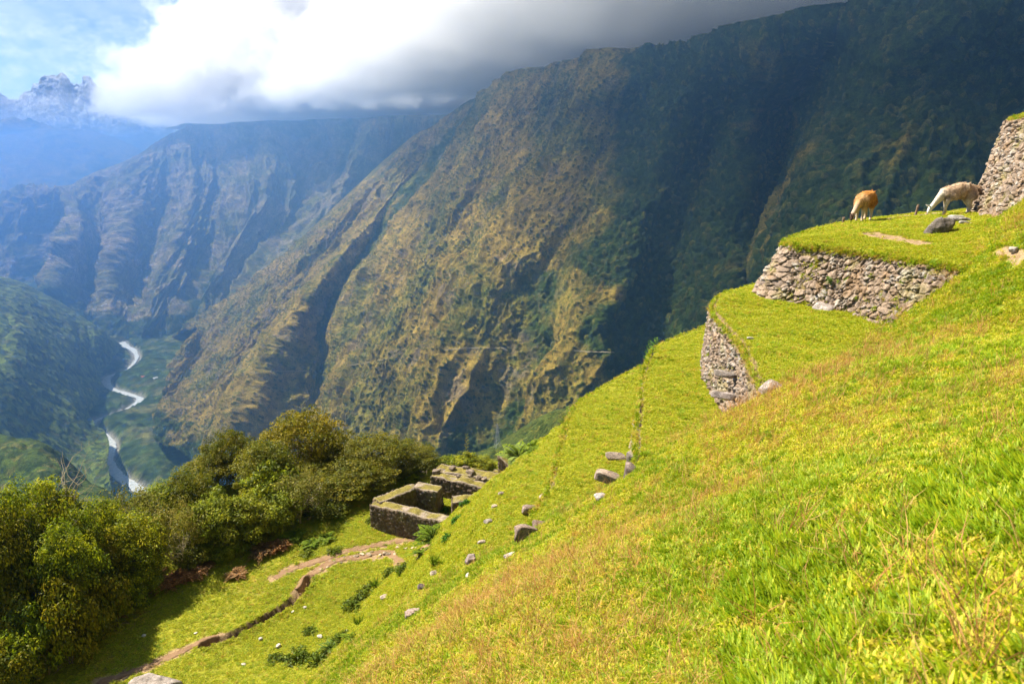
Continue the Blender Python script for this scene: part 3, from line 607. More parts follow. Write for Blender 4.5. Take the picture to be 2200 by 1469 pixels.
for (root, nm, u, v, dx, dz, sz, seed, col, rz, ry) in (
    (w2, 'end_stone', 1652, 838, 0, 0, (0.36, 0.4, 0.34), 11, (0.27, 0.22, 0.18), 0.3, 0.2),
    (w3, 'step_stone', 1345, 984, -0.22, 0.05, (0.62, 0.24, 0.17), 4, (0.27, 0.21, 0.16), 0, 0.1), (w3, 'step_stone', 1336, 1032, -0.22, 0.05, (0.68, 0.32, 0.26), 5, (0.31, 0.23, 0.17), -0.15, 0.22),
    (w3, 'end_stone', 1366, 990, 0.02, 0.06, (0.40, 0.45, 0.42), 12, (0.25, 0.20, 0.16), 0.3, 0), (w3, 'end_stone', 1356, 1022, 0, 0.06, (0.40, 0.45, 0.42), 13, (0.19, 0.14, 0.11), 0.1, 0.2),
    (w4, 'step_stone', 1148, 1100, -0.12, 0.08, (0.42, 0.26, 0.24), 14, (0.23, 0.17, 0.13), 0.1, 0.15), (w4, 'step_stone', 1134, 1154, -0.06, 0.10, (0.44, 0.38, 0.40), 15, (0.28, 0.20, 0.15), 0.4, 0.2),
    (w4, 'end_stone', 1158, 1138, 0.02, 0.02, (0.34, 0.40, 0.30), 17, (0.20, 0.14, 0.10), 0.1, 0.2), (w4, 'end_stone', 1167, 1068, 0, 0.02, (0.22, 0.2, 0.16), 18, (0.42, 0.33, 0.25), 0.1, 0.2)):
    P = hit(u, v); w_, F_, c_ = boulder(sz, seed, pw=4.5, rough=0.07, col=col)
    child(put(w_, F_, c_, nm, (P[0] + dx, P[1] - 0.05, P[2] + dz), rz, 0, ry), root)
P = onwall(E[1], 1768, 668, 2.0); w_, F_, c_ = boulder((0.62, 0.55, 0.62), 16, pw=3.6, rough=0.10, col=(0.42, 0.35, 0.30))
child(put(w_, F_, c_, 'footing_stone', (P[0] + .05, P[1], P[2] - 0.12), 0.5, 0.3, 0.2), w1)
# --- loose rocks
def rock(u, v, sz, seed, label, rz=0.0, rx=0.0, ry=0.0, col=(0.30, 0.25, 0.21), sink=0.25, pw=3.2, rough=0.12, grp=None, name='rock', cat='rock', n=14):
    P = hit(u, v); w_, F_, c_ = boulder(sz, seed, pw=pw, rough=rough, col=col, n=n)
    o = put(w_, F_, c_, name, (P[0], P[1], P[2] + sz[2] * (0.5 - sink)), rz, rx, ry); return tag(o, label, cat, grp)
rock(2018, 500, (0.90, 0.6, 0.66), 31, 'pointed grey boulder with one dark side beside the white animal', 0.15, 0.15, -0.42, (0.17, 0.14, 0.11), 0.36, 1.35, 0.20)
rock(2062, 476, (0.75, 0.5, 0.22), 32, 'low flat grey slab just right of the pointed boulder', 0.1, 0, 0.05, (0.28, 0.25, 0.22), 0.3)
rock(2052, 468, (0.55, 0.4, 0.12), 33, 'thin pale slab behind the flat grey one', 0.1, 0, 0, (0.40, 0.37, 0.30), 0.3)
rock(2076, 481, (0.42, 0.3, 0.10), 34, 'small pale stone in the grass right of the flat slab', 0.4, 0, 0.1, (0.42, 0.37, 0.30), 0.3)
rock(2178, 541, (0.22, 0.18, 0.14), 35, 'fist-sized stone on the worn patch at the right edge', 0.4, 0, 0.1, (0.38, 0.32, 0.26), 0.3)
rock(1291, 1076, (0.24, 0.20, 0.17), 36, 'whitish lump of rock in the grass below the two step stones', 0.4, 0, 0.1, (0.55, 0.48, 0.42), 0.2, 3.5)
rock(1104, 1192, (0.40, 0.17, 0.11), 37, 'pale sliver of stone lying under the block of the lowest wall', 0.6, 0, 0.1, (0.45, 0.38, 0.29), 0.45)
rock(1012, 1211, (0.26, 0.25, 0.28), 38, 'dark-footed stone poking from the slope under the ruins', 0.2, 0, 0.1, (0.27, 0.21, 0.18), 0.2)
rock(1008, 1241, (0.16, 0.14, 0.12), 39, 'little pale stone just below the dark-footed one', 0.2, 0, 0.1, (0.42, 0.36, 0.3), 0.3)
rock(907, 1267, (0.24, 0.20, 0.20), 40, 'small dark stone alone on the lower bank', 0.2, 0, 0.1, (0.13, 0.10, 0.09), 0.2)
rock(885, 1328, (0.34, 0.26, 0.25), 41, 'pinkish brown broken rock with a black foot on the lower bank', 0.5, 0.2, 0.4, (0.32, 0.23, 0.18), 0.25, 3, 0.2)
rock(934, 1235, (0.24, 0.18, 0.16), 42, 'buff stone half sunk in the bank above the small dark one', 0.2, 0, 0.1, (0.38, 0.30, 0.22), 0.4)
rock(828, 1283, (0.34, 0.22, 0.18), 43, 'buff stone half sunk at the foot of the bank', 0.2, 0, 0.1, (0.38, 0.30, 0.22), 0.4)
rock(1034, 1168, (0.20, 0.16, 0.13), 44, 'small buff stone on the slope right of the dark-footed one', 0.2, 0, 0.1, (0.45, 0.36, 0.27), 0.3)
rock(1078, 1062, (0.22, 0.16, 0.12), 47, 'buff stone in a faint line of stones right of the three clumps', 0.3, 0, 0, (0.45, 0.36, 0.26), 0.35)
rock(1064, 1090, (0.20, 0.16, 0.12), 48, 'second buff stone lower in the faint line of stones', 0.9, 0, 0, (0.42, 0.33, 0.24), 0.35)
rock(1048, 1124, (0.24, 0.16, 0.14), 49, 'lowest pale stone of the faint line on the slope', 0.3, 0, 0, (0.5, 0.42, 0.32), 0.3)
rock(1612, 731, (0.16, 0.10, 0.07), 45, 'tiny white stone on the second terrace lawn', 0.2, 0, 0.1, (0.6, 0.55, 0.45), 0.1)
rock(335, 1477, (1.7, 0.9, 0.6), 46, 'rounded grey boulder cut by the bottom edge of the picture', -0.1, 0, 0.0, (0.30, 0.25, 0.21), 0.35, 2.6, 0.12)
for i, (u, v, s) in enumerate(((655, 1307, .13), (629, 1315, .10), (688, 1370, .17), (598, 1390, .17), (560, 1374, .15), (523, 1429, .12), (744, 1357, .12), (310, 1368, .12), (421, 1362, .11), (767, 1392, .10))):
    rock(u, v, (s * 1.3, s, s * 0.7), 50 + i, ['small pale pebble-like stone on the meadow nearest the bend of the rut', 'second tiny pale stone beside the bend of the rut', 'white stone in mid-meadow right of the path', 'flat white stone in the meadow below the dark rut', 'cream stone with a dead tuft under the dark rut',
        'small stone low in the meadow right of the path', 'pebble at the foot of the bank between two ferns', 'pebble in the tree shade left of the path', 'pebble in the sun just above the path', 'pebble on the low bank at the right of the meadow'][i], i * 1.3, 0, 0, (0.58, 0.52, 0.42), 0.15, grp='scattered small stones in the meadow', n=8)
rng = np.random.RandomState(5)
STEPL = ['worn stone %s of the stony footpath' % w for w in ('at the ruin end', 'just inside the ruin end', 'near the ruin end, on the outer edge', 'below the end of the front ruin wall', 'a few steps from the ruin end')] + ['pale worn stone among the big pavers of the stony footpath' if k < 14 else 'small worn stone where the stony footpath thins towards the rut' for k in range(5, 22)]
for i in range(22):
    t = i / 21.0; u = 905 - 215 * t + rng.uniform(-5, 5); v = np.interp(u, [690, 776, 904], [1218, 1192, 1178]) + rng.uniform(-7, 8); s = rng.uniform(0.12, 0.25) * (0.6 if t > 0.6 else 1)
    rock(u, v, (s * 1.3, s, s * 0.5), 70 + i, STEPL[i], rng.uniform(0, 3), rng.uniform(-.15, .15), rng.uniform(-.15, .15), tuple(np.array((0.40, 0.30, 0.20)) * rng.uniform(0.65, 1.05)), 0.42, 4, 0.1, 'stones paving the footpath', 'paving_stone', 'stone', 8)
# --- the ruined houses
def masonry(name, a, b, th, ztop, zbot, seed, ztop2=None, mossy=1.0, res=0.045, dark=0.48, w=0.26):
    a = np.array(a, float); b = np.array(b, float); L = np.linalg.norm(b - a); d = (b - a) / L; n = np.array([-d[1], d[0]])
    H = ztop - zbot; S_ = np.array([L, th, H]) / 2; V = []; F = []; bb = 0; CC = []
    for ax in range(3):
        for sg in (-1, 1):
            i, j = (ax + 1) % 3, (ax + 2) % 3; ni = max(4, int(2 * S_[i] / res)); nj = max(4, int(2 * S_[j] / res))
            A, B = np.meshgrid(np.linspace(-S_[i], S_[i], ni), np.linspace(-S_[j], S_[j], nj), indexing='ij')
            arr = [None] * 3; arr[ax] = np.full(A.shape, sg * S_[ax]); arr[i] = A; arr[j] = B
            p = np.stack(arr, -1); core = np.clip(p, -(S_ - 0.07), S_ - 0.07); m = p - core; m /= np.linalg.norm(m, axis=-1, keepdims=True) + 1e-9
            sx = p[..., 0] if ax != 0 else p[..., 1]; sz = p[..., 2] if ax != 2 else p[..., 1]
            rel, g, idr = stone_relief(sx + seed + ax * 7.3, sz, w, seed + ax)
            q_ = core + m * (0.07 + rel * (0.09 if ax != 2 else 0.03))[..., None]
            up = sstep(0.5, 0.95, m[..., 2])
            q_[..., 2] += up * 0.11 * fbm(p[..., 0] * 1.6 + seed, p[..., 1] * 1.6, o=3, s=seed)
            if ztop2 is not None: q_[..., 2] += (p[..., 2] + S_[2]) / (2 * S_[2]) * (p[..., 0] / L + 0.5) * (ztop2 - ztop)
            c = stone_color(g, idr, sx, sz, seed, 0.35, dark=dark)
            mo = up * sstep(-0.5, 0.1, fbm(p[..., 0] * 2 + seed, p[..., 1] * 2, o=3, s=seed + 4) + 0.15 * mossy); mo = mo * sstep(S_[1] - 0.02, S_[1] - 0.12, np.abs(p[..., 1]))
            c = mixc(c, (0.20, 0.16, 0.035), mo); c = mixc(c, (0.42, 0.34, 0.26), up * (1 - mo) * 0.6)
            V.append(q_.reshape(-1, 3)); CC.append(c.reshape(-1, 3)); f = grid_faces(ni, nj) + bb; F.append(f if sg > 0 else f[:, ::-1]); bb += ni * nj
    V = np.concatenate(V); mid = (a + b) / 2
    X = mid[0] + V[:, 0] * d[0] + V[:, 1] * n[0]; Y = mid[1] + V[:, 0] * d[1] + V[:, 1] * n[1]
    return obj(name, np.stack([X, Y, V[:, 2] + (ztop + zbot) / 2], 1), np.concatenate(F), M_ST, col=np.concatenate(CC))
def pz(u, v, z): return atz(u, v, z)[:2]
GZ = -17.0
ZT = -15.75
r1 = empty('ruined_house', (*pz(800, 1120, GZ), GZ)); tag(r1, 'roofless stone house with mossy wall tops beside the footpath', 'ruin', 'roofless stone ruins below the terraces')
A = pz(803, 1077, ZT); B = pz(985, 1121, ZT); Cc = pz(893, 1042, ZT); D = pz(945, 1051, ZT)
child(masonry('wall', A, B, 0.62, ZT, GZ - 0.8, 301), r1)
child(masonry('wall', A + (Cc - A) * 0.06, Cc, 0.62, ZT + 0.004, GZ - 0.8, 302), r1)
child(masonry('wall', Cc + (Cc - D) * 0.02, D, 0.66, ZT + 0.03, GZ - 0.8, 303, dark=0.55), r1)
r1b = empty('ruined_wall', (*pz(975, 1100, GZ), GZ)); tag(r1b, 'short mossy wall stub across the doorway from the roofless house', 'ruin', 'roofless stone ruins below the terraces')
child(masonry('wall', pz(972, 1071, ZT - 0.1), pz(1035, 1068, ZT - 0.1), 0.75, ZT - 0.1, GZ - 0.8, 304), r1b)
r2 = empty('ruined_house', (*pz(935, 1055, GZ), GZ)); tag(r2, 'farther low ruin with a broad overgrown top of rubble', 'ruin', 'roofless stone ruins below the terraces')
child(masonry('wall', pz(932, 1016, ZT), pz(1062, 1046, ZT), 0.62, ZT, GZ - 1.0, 305), r2)
child(masonry('wall', pz(938, 1008, ZT), pz(1075, 1034, ZT), 0.55, ZT - 0.04, GZ - 1.0, 306, mossy=2), r2)
child(masonry('fill', pz(940, 1002, ZT), pz(1075, 1024, ZT), 0.9, ZT - 0.02, GZ - 1.0, 307, mossy=3), r2)
r3 = empty('ruined_gable', (*pz(1060, 1030, GZ), GZ)); tag(r3, 'upright gable stump with a slanting top at the edge of the slope', 'ruin', 'roofless stone ruins below the terraces')
a_ = at(1078, 972, 33.0); b_ = at(1130, 985, 32.4)
child(masonry('wall', a_[:2], b_[:2], 0.85, a_[2], GZ - 1.5, 308, ztop2=a_[2] - 1.0, mossy=0.5, dark=0.7), r3)
child(masonry('ledge', at(1056, 1018, 33.0)[:2], at(1120, 1030, 32.4)[:2], 1.05, -16.35, GZ - 1.5, 309, dark=0.7), r3)
for i, (u, v, s) in enumerate(((938, 1013, .45), (972, 1006, .42), (1012, 1014, .62), (1030, 1025, .4), (1041, 1029, .35), (985, 1022, .3), (1002, 1004, .4))):
    P = atz(u, v, ZT + 0.08); w_, F_, c_ = boulder((s * 0.95, s * 0.75, s * 0.5), 400 + i, col=(0.19, 0.145, 0.105)); tag(put(w_, F_, c_, 'fallen_stone', tuple(P), i), ['loose stone at the left front corner of the farther ruin top', 'loose stone at the back left of the farther ruin top', 'largest tilted slab on the farther ruin top', 'loose stone just right of the largest slab', 'rightmost loose stone on the farther ruin top', 'small loose stone in the middle of the farther ruin top', 'loose stone at the back edge behind the largest slab'][i], 'stone', 'loose stones on the farther ruin')
log('stone')
# ------------------------------------------------------------------ the two grazing animals
q = N('wool'); vc = q.n('ShaderNodeVertexColor', layer_name='Col').outputs[0]; p = q.objc()
na = q.noise(p, 22, 5, 0.75); q.col(q.mix(1.0, vc, q.ramp(na, (0.32, 0.62), (0.66, 1.3)), 'MULTIPLY')); q.bump(na, 0.03, 0.9); q.b.inputs['Roughness'].default_value = 0.95; M_WOOL = q.m
q = N('dark_gloss'); q.col((0.012, 0.01, 0.008)); q.b.inputs['Roughness'].default_value = 0.25; M_EYE = q.m
def skin(nodes, edges, sub=2):                             # nodes: (x, y, z, rx, ry)
    me = bpy.data.meshes.new('skin'); me.from_pydata([n[:3] for n in nodes], edges, []); me.update()
    o = bpy.data.objects.new('skin', me); COL.objects.link(o)
    md = o.modifiers.new('s', 'SKIN'); md.use_smooth_shade = True
    lay = me.skin_vertices[0].data if len(me.skin_vertices) else None
    if lay is None:
        bpy.context.view_layer.objects.active = o; o.select_set(True); bpy.ops.mesh.customdata_skin_add(); lay = me.skin_vertices[0].data
    for i, n in enumerate(nodes): lay[i].radius = (n[3], n[4] if len(n) > 4 else n[3]); lay[i].use_root = (i == 0)
    o.modifiers.new('u', 'SUBSURF').levels = sub
    dg = bpy.context.evaluated_depsgraph_get(); dg.update(); ev = o.evaluated_get(dg); m2 = bpy.data.meshes.new_from_object(ev)
    v = np.empty(len(m2.vertices) * 3, np.float32); m2.vertices.foreach_get('co', v); nn = np.empty_like(v); m2.vertices.foreach_get('normal', nn)
    F = [tuple(p.vertices) for p in m2.polygons]
    bpy.data.objects.remove(o); bpy.data.meshes.remove(m2)
    return v.reshape(-1, 3), nn.reshape(-1, 3), F
def llama(loc, rz, colf, label, scale=1.0, neck=0.0, seed=0, brown=False):
    # local frame: heads towards +X, feet on z = 0
    W = 0.0
    nd = [(-0.44, 0, 0.83, .20, .22), (-0.20, 0, 0.825, .23, .265), (0.06, 0, 0.81, .235, .28), (0.30, 0, 0.785, .215, .26), (0.47, 0, 0.72, .155, .19),      # trunk 0-4
          (0.60, neck * .3, 0.58, .120, .14), (0.70, neck * .6, 0.44, .092, .105), (0.785, neck, 0.33, .078, .088), (0.845, neck, 0.265, .088, .098),   # neck 5-8
          (0.895, neck, 0.155, .066, .072), (0.925, neck, 0.055, .044, .046),                                                                         # head, muzzle
          (-0.58, 0, 0.88, .10, .10), (-0.66, 0, 0.90, .09, .09), (-0.72, 0, 0.83, .085, .085), (-0.72, 0, 0.74, .05, .05)]                            # tail 11-14
    ed = [(i, i + 1) for i in range(10)] + [(0, 11), (11, 12), (12, 13), (13, 14)]
    def leg(root, pts):
        b = len(nd); nd.extend(pts); ed.append((root, b)); ed.extend((b + i, b + i + 1) for i in range(len(pts) - 1))
    fo = (0.08, -0.06) if not brown else (0.03, -0.04)
    for s, k in ((1, fo[0]), (-1, fo[1])):
        leg(3, [(0.32, .11 * s, 0.60, .115, .125), (0.33 + k * .4, .115 * s, 0.47, .078, .085), (0.33 + k * .9, .115 * s, 0.31, .054, .056), (0.33 + k * 1.1, .115 * s, 0.15, .040, .041), (0.34 + k * 1.2, .115 * s, 0.05, .042, .042), (0.385 + k * 1.2, .115 * s, 0.028, .036, .028)])
    for s, k in ((1, 0.05), (-1, -0.06)):
        leg(0, [(-0.40, .12 * s, 0.65, .165, .15), (-0.36 + k * .3, .125 * s, 0.50, .115, .11), (-0.43 + k, .125 * s, 0.35, .066, .066), (-0.46 + k, .125 * s, 0.27, .053, .053), (-0.44 + k, .125 * s, 0.13, .041, .041), (-0.42 + k, .125 * s, 0.05, .042, .042), (-0.375 + k, .125 * s, 0.028, .036, .028)])
    v, n, F = skin(nd, ed)
    if len(v) < 6000:                                      # one more smooth level for the fleece
        v, n, F = skin(nd, ed, 3)
    body = sstep(0.48, 0.62, v[:, 2]) * sstep(0.62, 0.46, v[:, 0])
    tail = sstep(-0.5, -0.58, v[:, 0])
    sh = np.maximum(body, tail)
    amt = (0.045 * fbm(v[:, 0] * 9, v[:, 1] * 9, v[:, 2] * 5, 3, 5 + seed) + 0.034 * fbm(v[:, 0] * 24, v[:, 1] * 26, v[:, 2] * 14, 3, 9 + seed, ridged=True)) * (0.15 + 0.85 * sh)
    v2 = v + n * (amt + 0.012 * sh)[:, None]
    c = colf(v).astype(np.float32)
    root = empty('grazing_llama', loc, rz); root.scale = (scale,) * 3
    obj('body', v2, F, M_WOOL, root, col=c)
    rg = np.random.RandomState(seed + 40); idx = rg.choice(len(v), 9000, p=(sh + 0.02) / (sh + 0.02).sum()); keep_ = sh[idx] > 0.15; idx = idx[keep_]
    pn = n[idx]; dn = np.array([-0.35, 0, -1.0]) + rg.normal(size=pn.shape) * 0.45; dn = dn - pn * (dn * pn).sum(1, keepdims=True) * 0.9 + pn * 0.35; dn /= np.linalg.norm(dn, axis=1, keepdims=True)
    ln = rg.uniform(0.03, 0.075, len(idx)); cen = v2[idx] + dn * (ln * 0.35)[:, None] + rg.normal(size=pn.shape) * 0.006; sd = np.cross(dn, pn); sd /= np.linalg.norm(sd, axis=1, keepdims=True) + 1e-9; wd = ln * 0.16
    fv = np.stack([cen - dn * (ln / 2)[:, None], cen + sd * wd[:, None], cen + dn * (ln / 2)[:, None], cen - sd * wd[:, None]], 1).reshape(-1, 3)
    obj('fleece', fv, np.arange(len(fv)).reshape(-1, 4), M_WOOL, root, smooth=False, col=np.repeat(c[idx] * rg.uniform(0.65, 1.35, (len(idx), 1)), 4, 0).astype(np.float32))
    for s in (1, -1):
        t = np.linspace(0, 1, 6); ring = []
        for i, tt in enumerate(t):
            r = 0.026 * math.sin(math.pi * (0.18 + 0.80 * tt)) + 0.002
            cx, cy_, cz = 0.86 - 0.02 * tt, neck + s * (0.04 + 0.03 * tt), 0.30 + 0.15 * tt
            cx += 0.03 * math.sin(tt * 2)
            for a in range(8): ring.append((cx + r * math.cos(a * math.pi / 4), cy_ + 0.35 * r * math.sin(a * math.pi / 4), cz))
        f = [(i * 8 + a, i * 8 + (a + 1) % 8, (i + 1) * 8 + (a + 1) % 8, (i + 1) * 8 + a) for i in range(5) for a in range(8)] + [tuple(range(40, 48))]
        rot = Matrix.Rotation(R(62), 3, 'Y'); piv = Vector((0.86, neck, 0.29))
        ring = [tuple(piv + rot @ (Vector(p_) - piv)) for p_ in ring]
        obj('ear', ring, f, M_WOOL, root, col=np.ones((48, 3), np.float32) * np.array(colf(np.array([[0.9, 0, 0.2]]))[0]) * (0.8 if not brown else 0.45))
        u_, w_ = np.meshgrid(np.linspace(0, 2 * math.pi, 9), np.linspace(0, math.pi, 7), indexing='ij')
        e_ = np.stack([0.905 + 0.014 * np.cos(u_) * np.sin(w_), neck + s * 0.052 + 0.012 * np.sin(u_) * np.sin(w_), 0.19 + 0.013 * np.cos(w_)], -1)
        obj('eye', e_.reshape(-1, 3), grid_faces(9, 7), M_EYE, root)
    e_ = np.stack([0.935 + 0.018 * np.cos(u_) * np.sin(w_), neck + 0.026 * np.sin(u_) * np.sin(w_), 0.035 + 0.016 * np.cos(w_)], -1)
    obj('muzzle', e_.reshape(-1, 3), grid_faces(9, 7), M_EYE, root)
    return tag(root, label, 'llama')
def cwhite(v):
    c = np.ones((len(v), 3)) * np.array((0.50, 0.35, 0.22)); leg = sstep(0.60, 0.50, v[:, 2]); nk = sstep(0.42, 0.60, v[:, 0])
    c = mixc(c, (0.30, 0.19, 0.10), sstep(0.0, 0.4, fbm(v[:, 0] * 5, v[:, 1] * 5, v[:, 2] * 5, 3, 3)) * 0.6); c = mixc(c, (0.62, 0.50, 0.36), leg); c = mixc(c, (0.66, 0.55, 0.42), nk); c = mixc(c, (0.80, 0.74, 0.66), sstep(0.80, 0.88, v[:, 0]))
    return mixc(c, (0.34, 0.20, 0.10), sstep(-0.5, -0.6, v[:, 0]) * 0.7)
def cbrown(v):
    c = np.ones((len(v), 3)) * np.array((0.50, 0.21, 0.045)); c = mixc(c, (0.34, 0.12, 0.02), sstep(-0.30, -0.5, v[:, 0])); c = mixc(c, (0.60, 0.36, 0.15), sstep(0.12, 0.35, v[:, 0]) * 0.8)
    c = mixc(c, (0.66, 0.50, 0.34), sstep(0.50, 0.36, v[:, 2]) * sstep(0.75, 0.6, v[:, 0])); c = mixc(c, (0.60, 0.42, 0.28), sstep(0.60, 0.75, v[:, 0])); return mixc(c, (0.10, 0.06, 0.04), sstep(0.86, 0.93, v[:, 0]))
def stand(u, v, dz=0.0): P = hit(u, v, 12); return (P[0], P[1], P[2] + dz)
LW = stand(2050, 462); LB = stand(1853, 468)
log('llamas', LW, LB)
llama((LW[0], LW[1], gz(LW[0], LW[1]) - 0.01), R(178), cwhite, 'cream woolly animal grazing broadside with its head down to the left, near the right-hand wall', 1.0, 0.03, 1)
llama((LB[0], LB[1], gz(LB[0], LB[1]) - 0.01), R(222), cbrown, 'rusty orange-brown animal grazing at the terrace brink, seen at an angle', 0.92, -0.05, 7, True)
# --- weathered posts at the brink
q = N('grey_wood'); p = q.objc(); nn = q.noise(p, 12, 5, 0.7); q.col(q.ramp(nn, (0.3, (0.10, 0.065, 0.04)), (0.7, (0.26, 0.19, 0.13)))); q.bump(nn, 0.01, 1); M_WOOD = q.m
for i, (u, v, h) in enumerate(((1967, 448, 0.36), (1811, 471, 0.22), (1858, 463, 0.30))):
    P = hit(u, v + 4, 12); V = []; rr = 0.036
    for k in range(7):
        z = -0.1 + (h + 0.1) * k / 6; r = rr * (1.1 - 0.25 * k / 6)
        for a in range(10): V.append((r * math.cos(a * .628) + 0.012 * math.sin(a * 3 + k), r * math.sin(a * .628) + 0.01 * math.cos(a * 2 + k), z + (0.03 * math.sin(a * 2.1) if k == 6 else 0)))
    F = [(k * 10 + a, k * 10 + (a + 1) % 10, (k + 1) * 10 + (a + 1) % 10, (k + 1) * 10 + a) for k in range(6) for a in range(10)] + [tuple(range(60, 70))]
    o = obj('wooden_post', V, F, M_WOOD, loc=tuple(P)); o.rotation_euler = (0.05, 0.1 - 0.1 * i, 0)
    tag(o, ['stubby brown post on the skyline just left of the cream animal', 'tiny post left of the brown animal at the brink', 'little post showing behind the legs of the brown animal'][i], 'post', 'stub posts along the brink')
# ------------------------------------------------------------------ trees and plants
def leafmat(name, transl=0.35, hue=0.0):
    q = N(name); vc = q.n('ShaderNodeVertexColor', layer_name='Col').outputs[0]; rnd = q.n('ShaderNodeObjectInfo').outputs['Random']
    c = q.mix(1.0, vc, q.ramp(rnd, (0.0, (0.80, 0.86, 0.85)), (0.5, (1.0, 1.0, 1.0)), (1.0, (1.22, 1.10, 1.0))), 'MULTIPLY')
    q.col(c); q.b.inputs['Roughness'].default_value = 0.55; q.b.inputs['Specular IOR Level'].default_value = 0.25
    tr = q.n('ShaderNodeBsdfTranslucent'); q.l(c, tr.inputs[0]); mx = q.n('ShaderNodeMixShader', {0: transl}); q.l(q.b.outputs[0], mx.inputs[1]); q.l(tr.outputs[0], mx.inputs[2]); q.l(mx.outputs[0], q.out.inputs[0])
    return q.m
M_LEAF = leafmat('leaves', 0.45); M_GRASS = leafmat('grass_blades', 0.40)
q = N('bark'); p = q.objc(); nn = q.noise(p, 7, 5, 0.7); q.col(q.ramp(nn, (0.3, (0.07, 0.05, 0.032)), (0.7, (0.22, 0.17, 0.12)))); q.bump(nn, 0.03, 1); M_BARK = q.m
q = N('pale_bark'); p = q.objc(); nn = q.noise(p, 9, 5, 0.7); q.col(q.ramp(nn, (0.3, (0.24, 0.19, 0.13)), (0.7, (0.45, 0.38, 0.27)))); M_PALE = q.m
def tube(pts, rad, V, F, k=6):
    pts = np.array(pts, float); b = len(V)
    for i, p_ in enumerate(pts):
        t = pts[min(i + 1, len(pts) - 1)] - pts[max(i - 1, 0)]; t /= np.linalg.norm(t) + 1e-9
        a = np.cross(t, (0.3, 0.9, 0.1)); a /= np.linalg.norm(a) + 1e-9; c = np.cross(t, a)
        for j in range(k): V.append(tuple(p_ + rad[i] * (a * math.cos(j * 2 * math.pi / k) + c * math.sin(j * 2 * math.pi / k))))
    F += [(b + i * k + j, b + i * k + (j + 1) % k, b + (i + 1) * k + (j + 1) % k, b + (i + 1) * k + j) for i in range(len(pts) - 1) for j in range(k)]
def quads(cen, nrm, dirv, ln, wd, rng, bend=0.2):          # leaves: 2 faces each, folded across the middle
    side = np.cross(dirv, nrm); side /= np.linalg.norm(side, axis=1, keepdims=True) + 1e-9
    a = cen - dirv * (ln / 2)[:, None]; m1 = cen + side * (wd / 2)[:, None]; m2 = cen - side * (wd / 2)[:, None]; b = cen + dirv * (ln / 2)[:, None] - nrm * (bend * ln)[:, None]
    V = np.stack([a, m1, b, m2], 1).reshape(-1, 3); n = len(cen); F = (np.arange(n) * 4)[:, None] + np.array([0, 1, 2, 3])
    return V, F
def crown(seed, rx, ry, rz, nclump, nleaf, ls, cols, flat=0.5, cr=(0.32, 0.62), low=-0.55):
    rng = np.random.RandomState(seed)
    d = rng.normal(size=(nclump, 3)); d /= np.linalg.norm(d, axis=1, keepdims=True); d[:, 2] = np.where(d[:, 2] < low, -d[:, 2] * 0.6, d[:, 2])
    rad = rng.uniform(0.35, 1.0, nclump) ** 0.55
    lob = 1 + 0.28 * fbm(d[:, 0] * 1.7 + seed, d[:, 1] * 1.7, d[:, 2] * 1.7, 2, seed)
    cc = d * (rad * lob)[:, None] * np.array([rx, ry, rz])
    cr_ = rng.uniform(*cr, nclump); k = np.repeat(np.arange(nclump), nleaf)
    u = rng.normal(size=(len(k), 3)); u /= np.linalg.norm(u, axis=1, keepdims=True); u[:, 2] *= flat
    rr = rng.uniform(0.3, 1.0, len(k)) ** 0.5
    cen = cc[k] + u * (rr * cr_[k])[:, None]
    nr = u * 0.8 + np.array([0, 0, 0.9]) + rng.normal(size=u.shape) * 0.55; nr /= np.linalg.norm(nr, axis=1, keepdims=True)
    dv = u + rng.normal(size=u.shape) * 0.6; dv -= nr * (dv * nr).sum(1, keepdims=True); dv /= np.linalg.norm(dv, axis=1, keepdims=True) + 1e-9
    ln = rng.uniform(0.7, 1.35, len(k)) * ls
    V, F = quads(cen, nr, dv, ln, ln * 0.48, rng)
    pal = np.array(cols, np.float32); ci = rng.randint(0, len(pal), nclump)[k]; alt = rng.rand(len(k)) < 0.25; ci = np.where(alt, rng.randint(0, len(pal), len(k)), ci)
    c = pal[ci] * rng.uniform(0.75, 1.25, (len(k), 1)).astype(np.float32)
    return V, F, np.repeat(c, 4, 0), cc
OLIVE = [(0.21, 0.18, 0.005), (0.15, 0.15, 0.004), (0.29, 0.23, 0.006), (0.10, 0.11, 0.004)]
DARKG = [(0.13, 0.15, 0.005), (0.09, 0.11, 0.004), (0.19, 0.18, 0.005), (0.24, 0.21, 0.006)]
LIGHT = [(0.25, 0.28, 0.012), (0.19, 0.23, 0.010), (0.34, 0.33, 0.02), (0.12, 0.15, 0.008)]
YELL = [(0.34, 0.37, 0.006), (0.23, 0.28, 0.005), (0.46, 0.43, 0.012), (0.13, 0.17, 0.005), (0.09, 0.12, 0.004)]
TWIG = [(0.27, 0.24, 0.03), (0.19, 0.18, 0.012), (0.32, 0.26, 0.05), (0.13, 0.14, 0.008)]
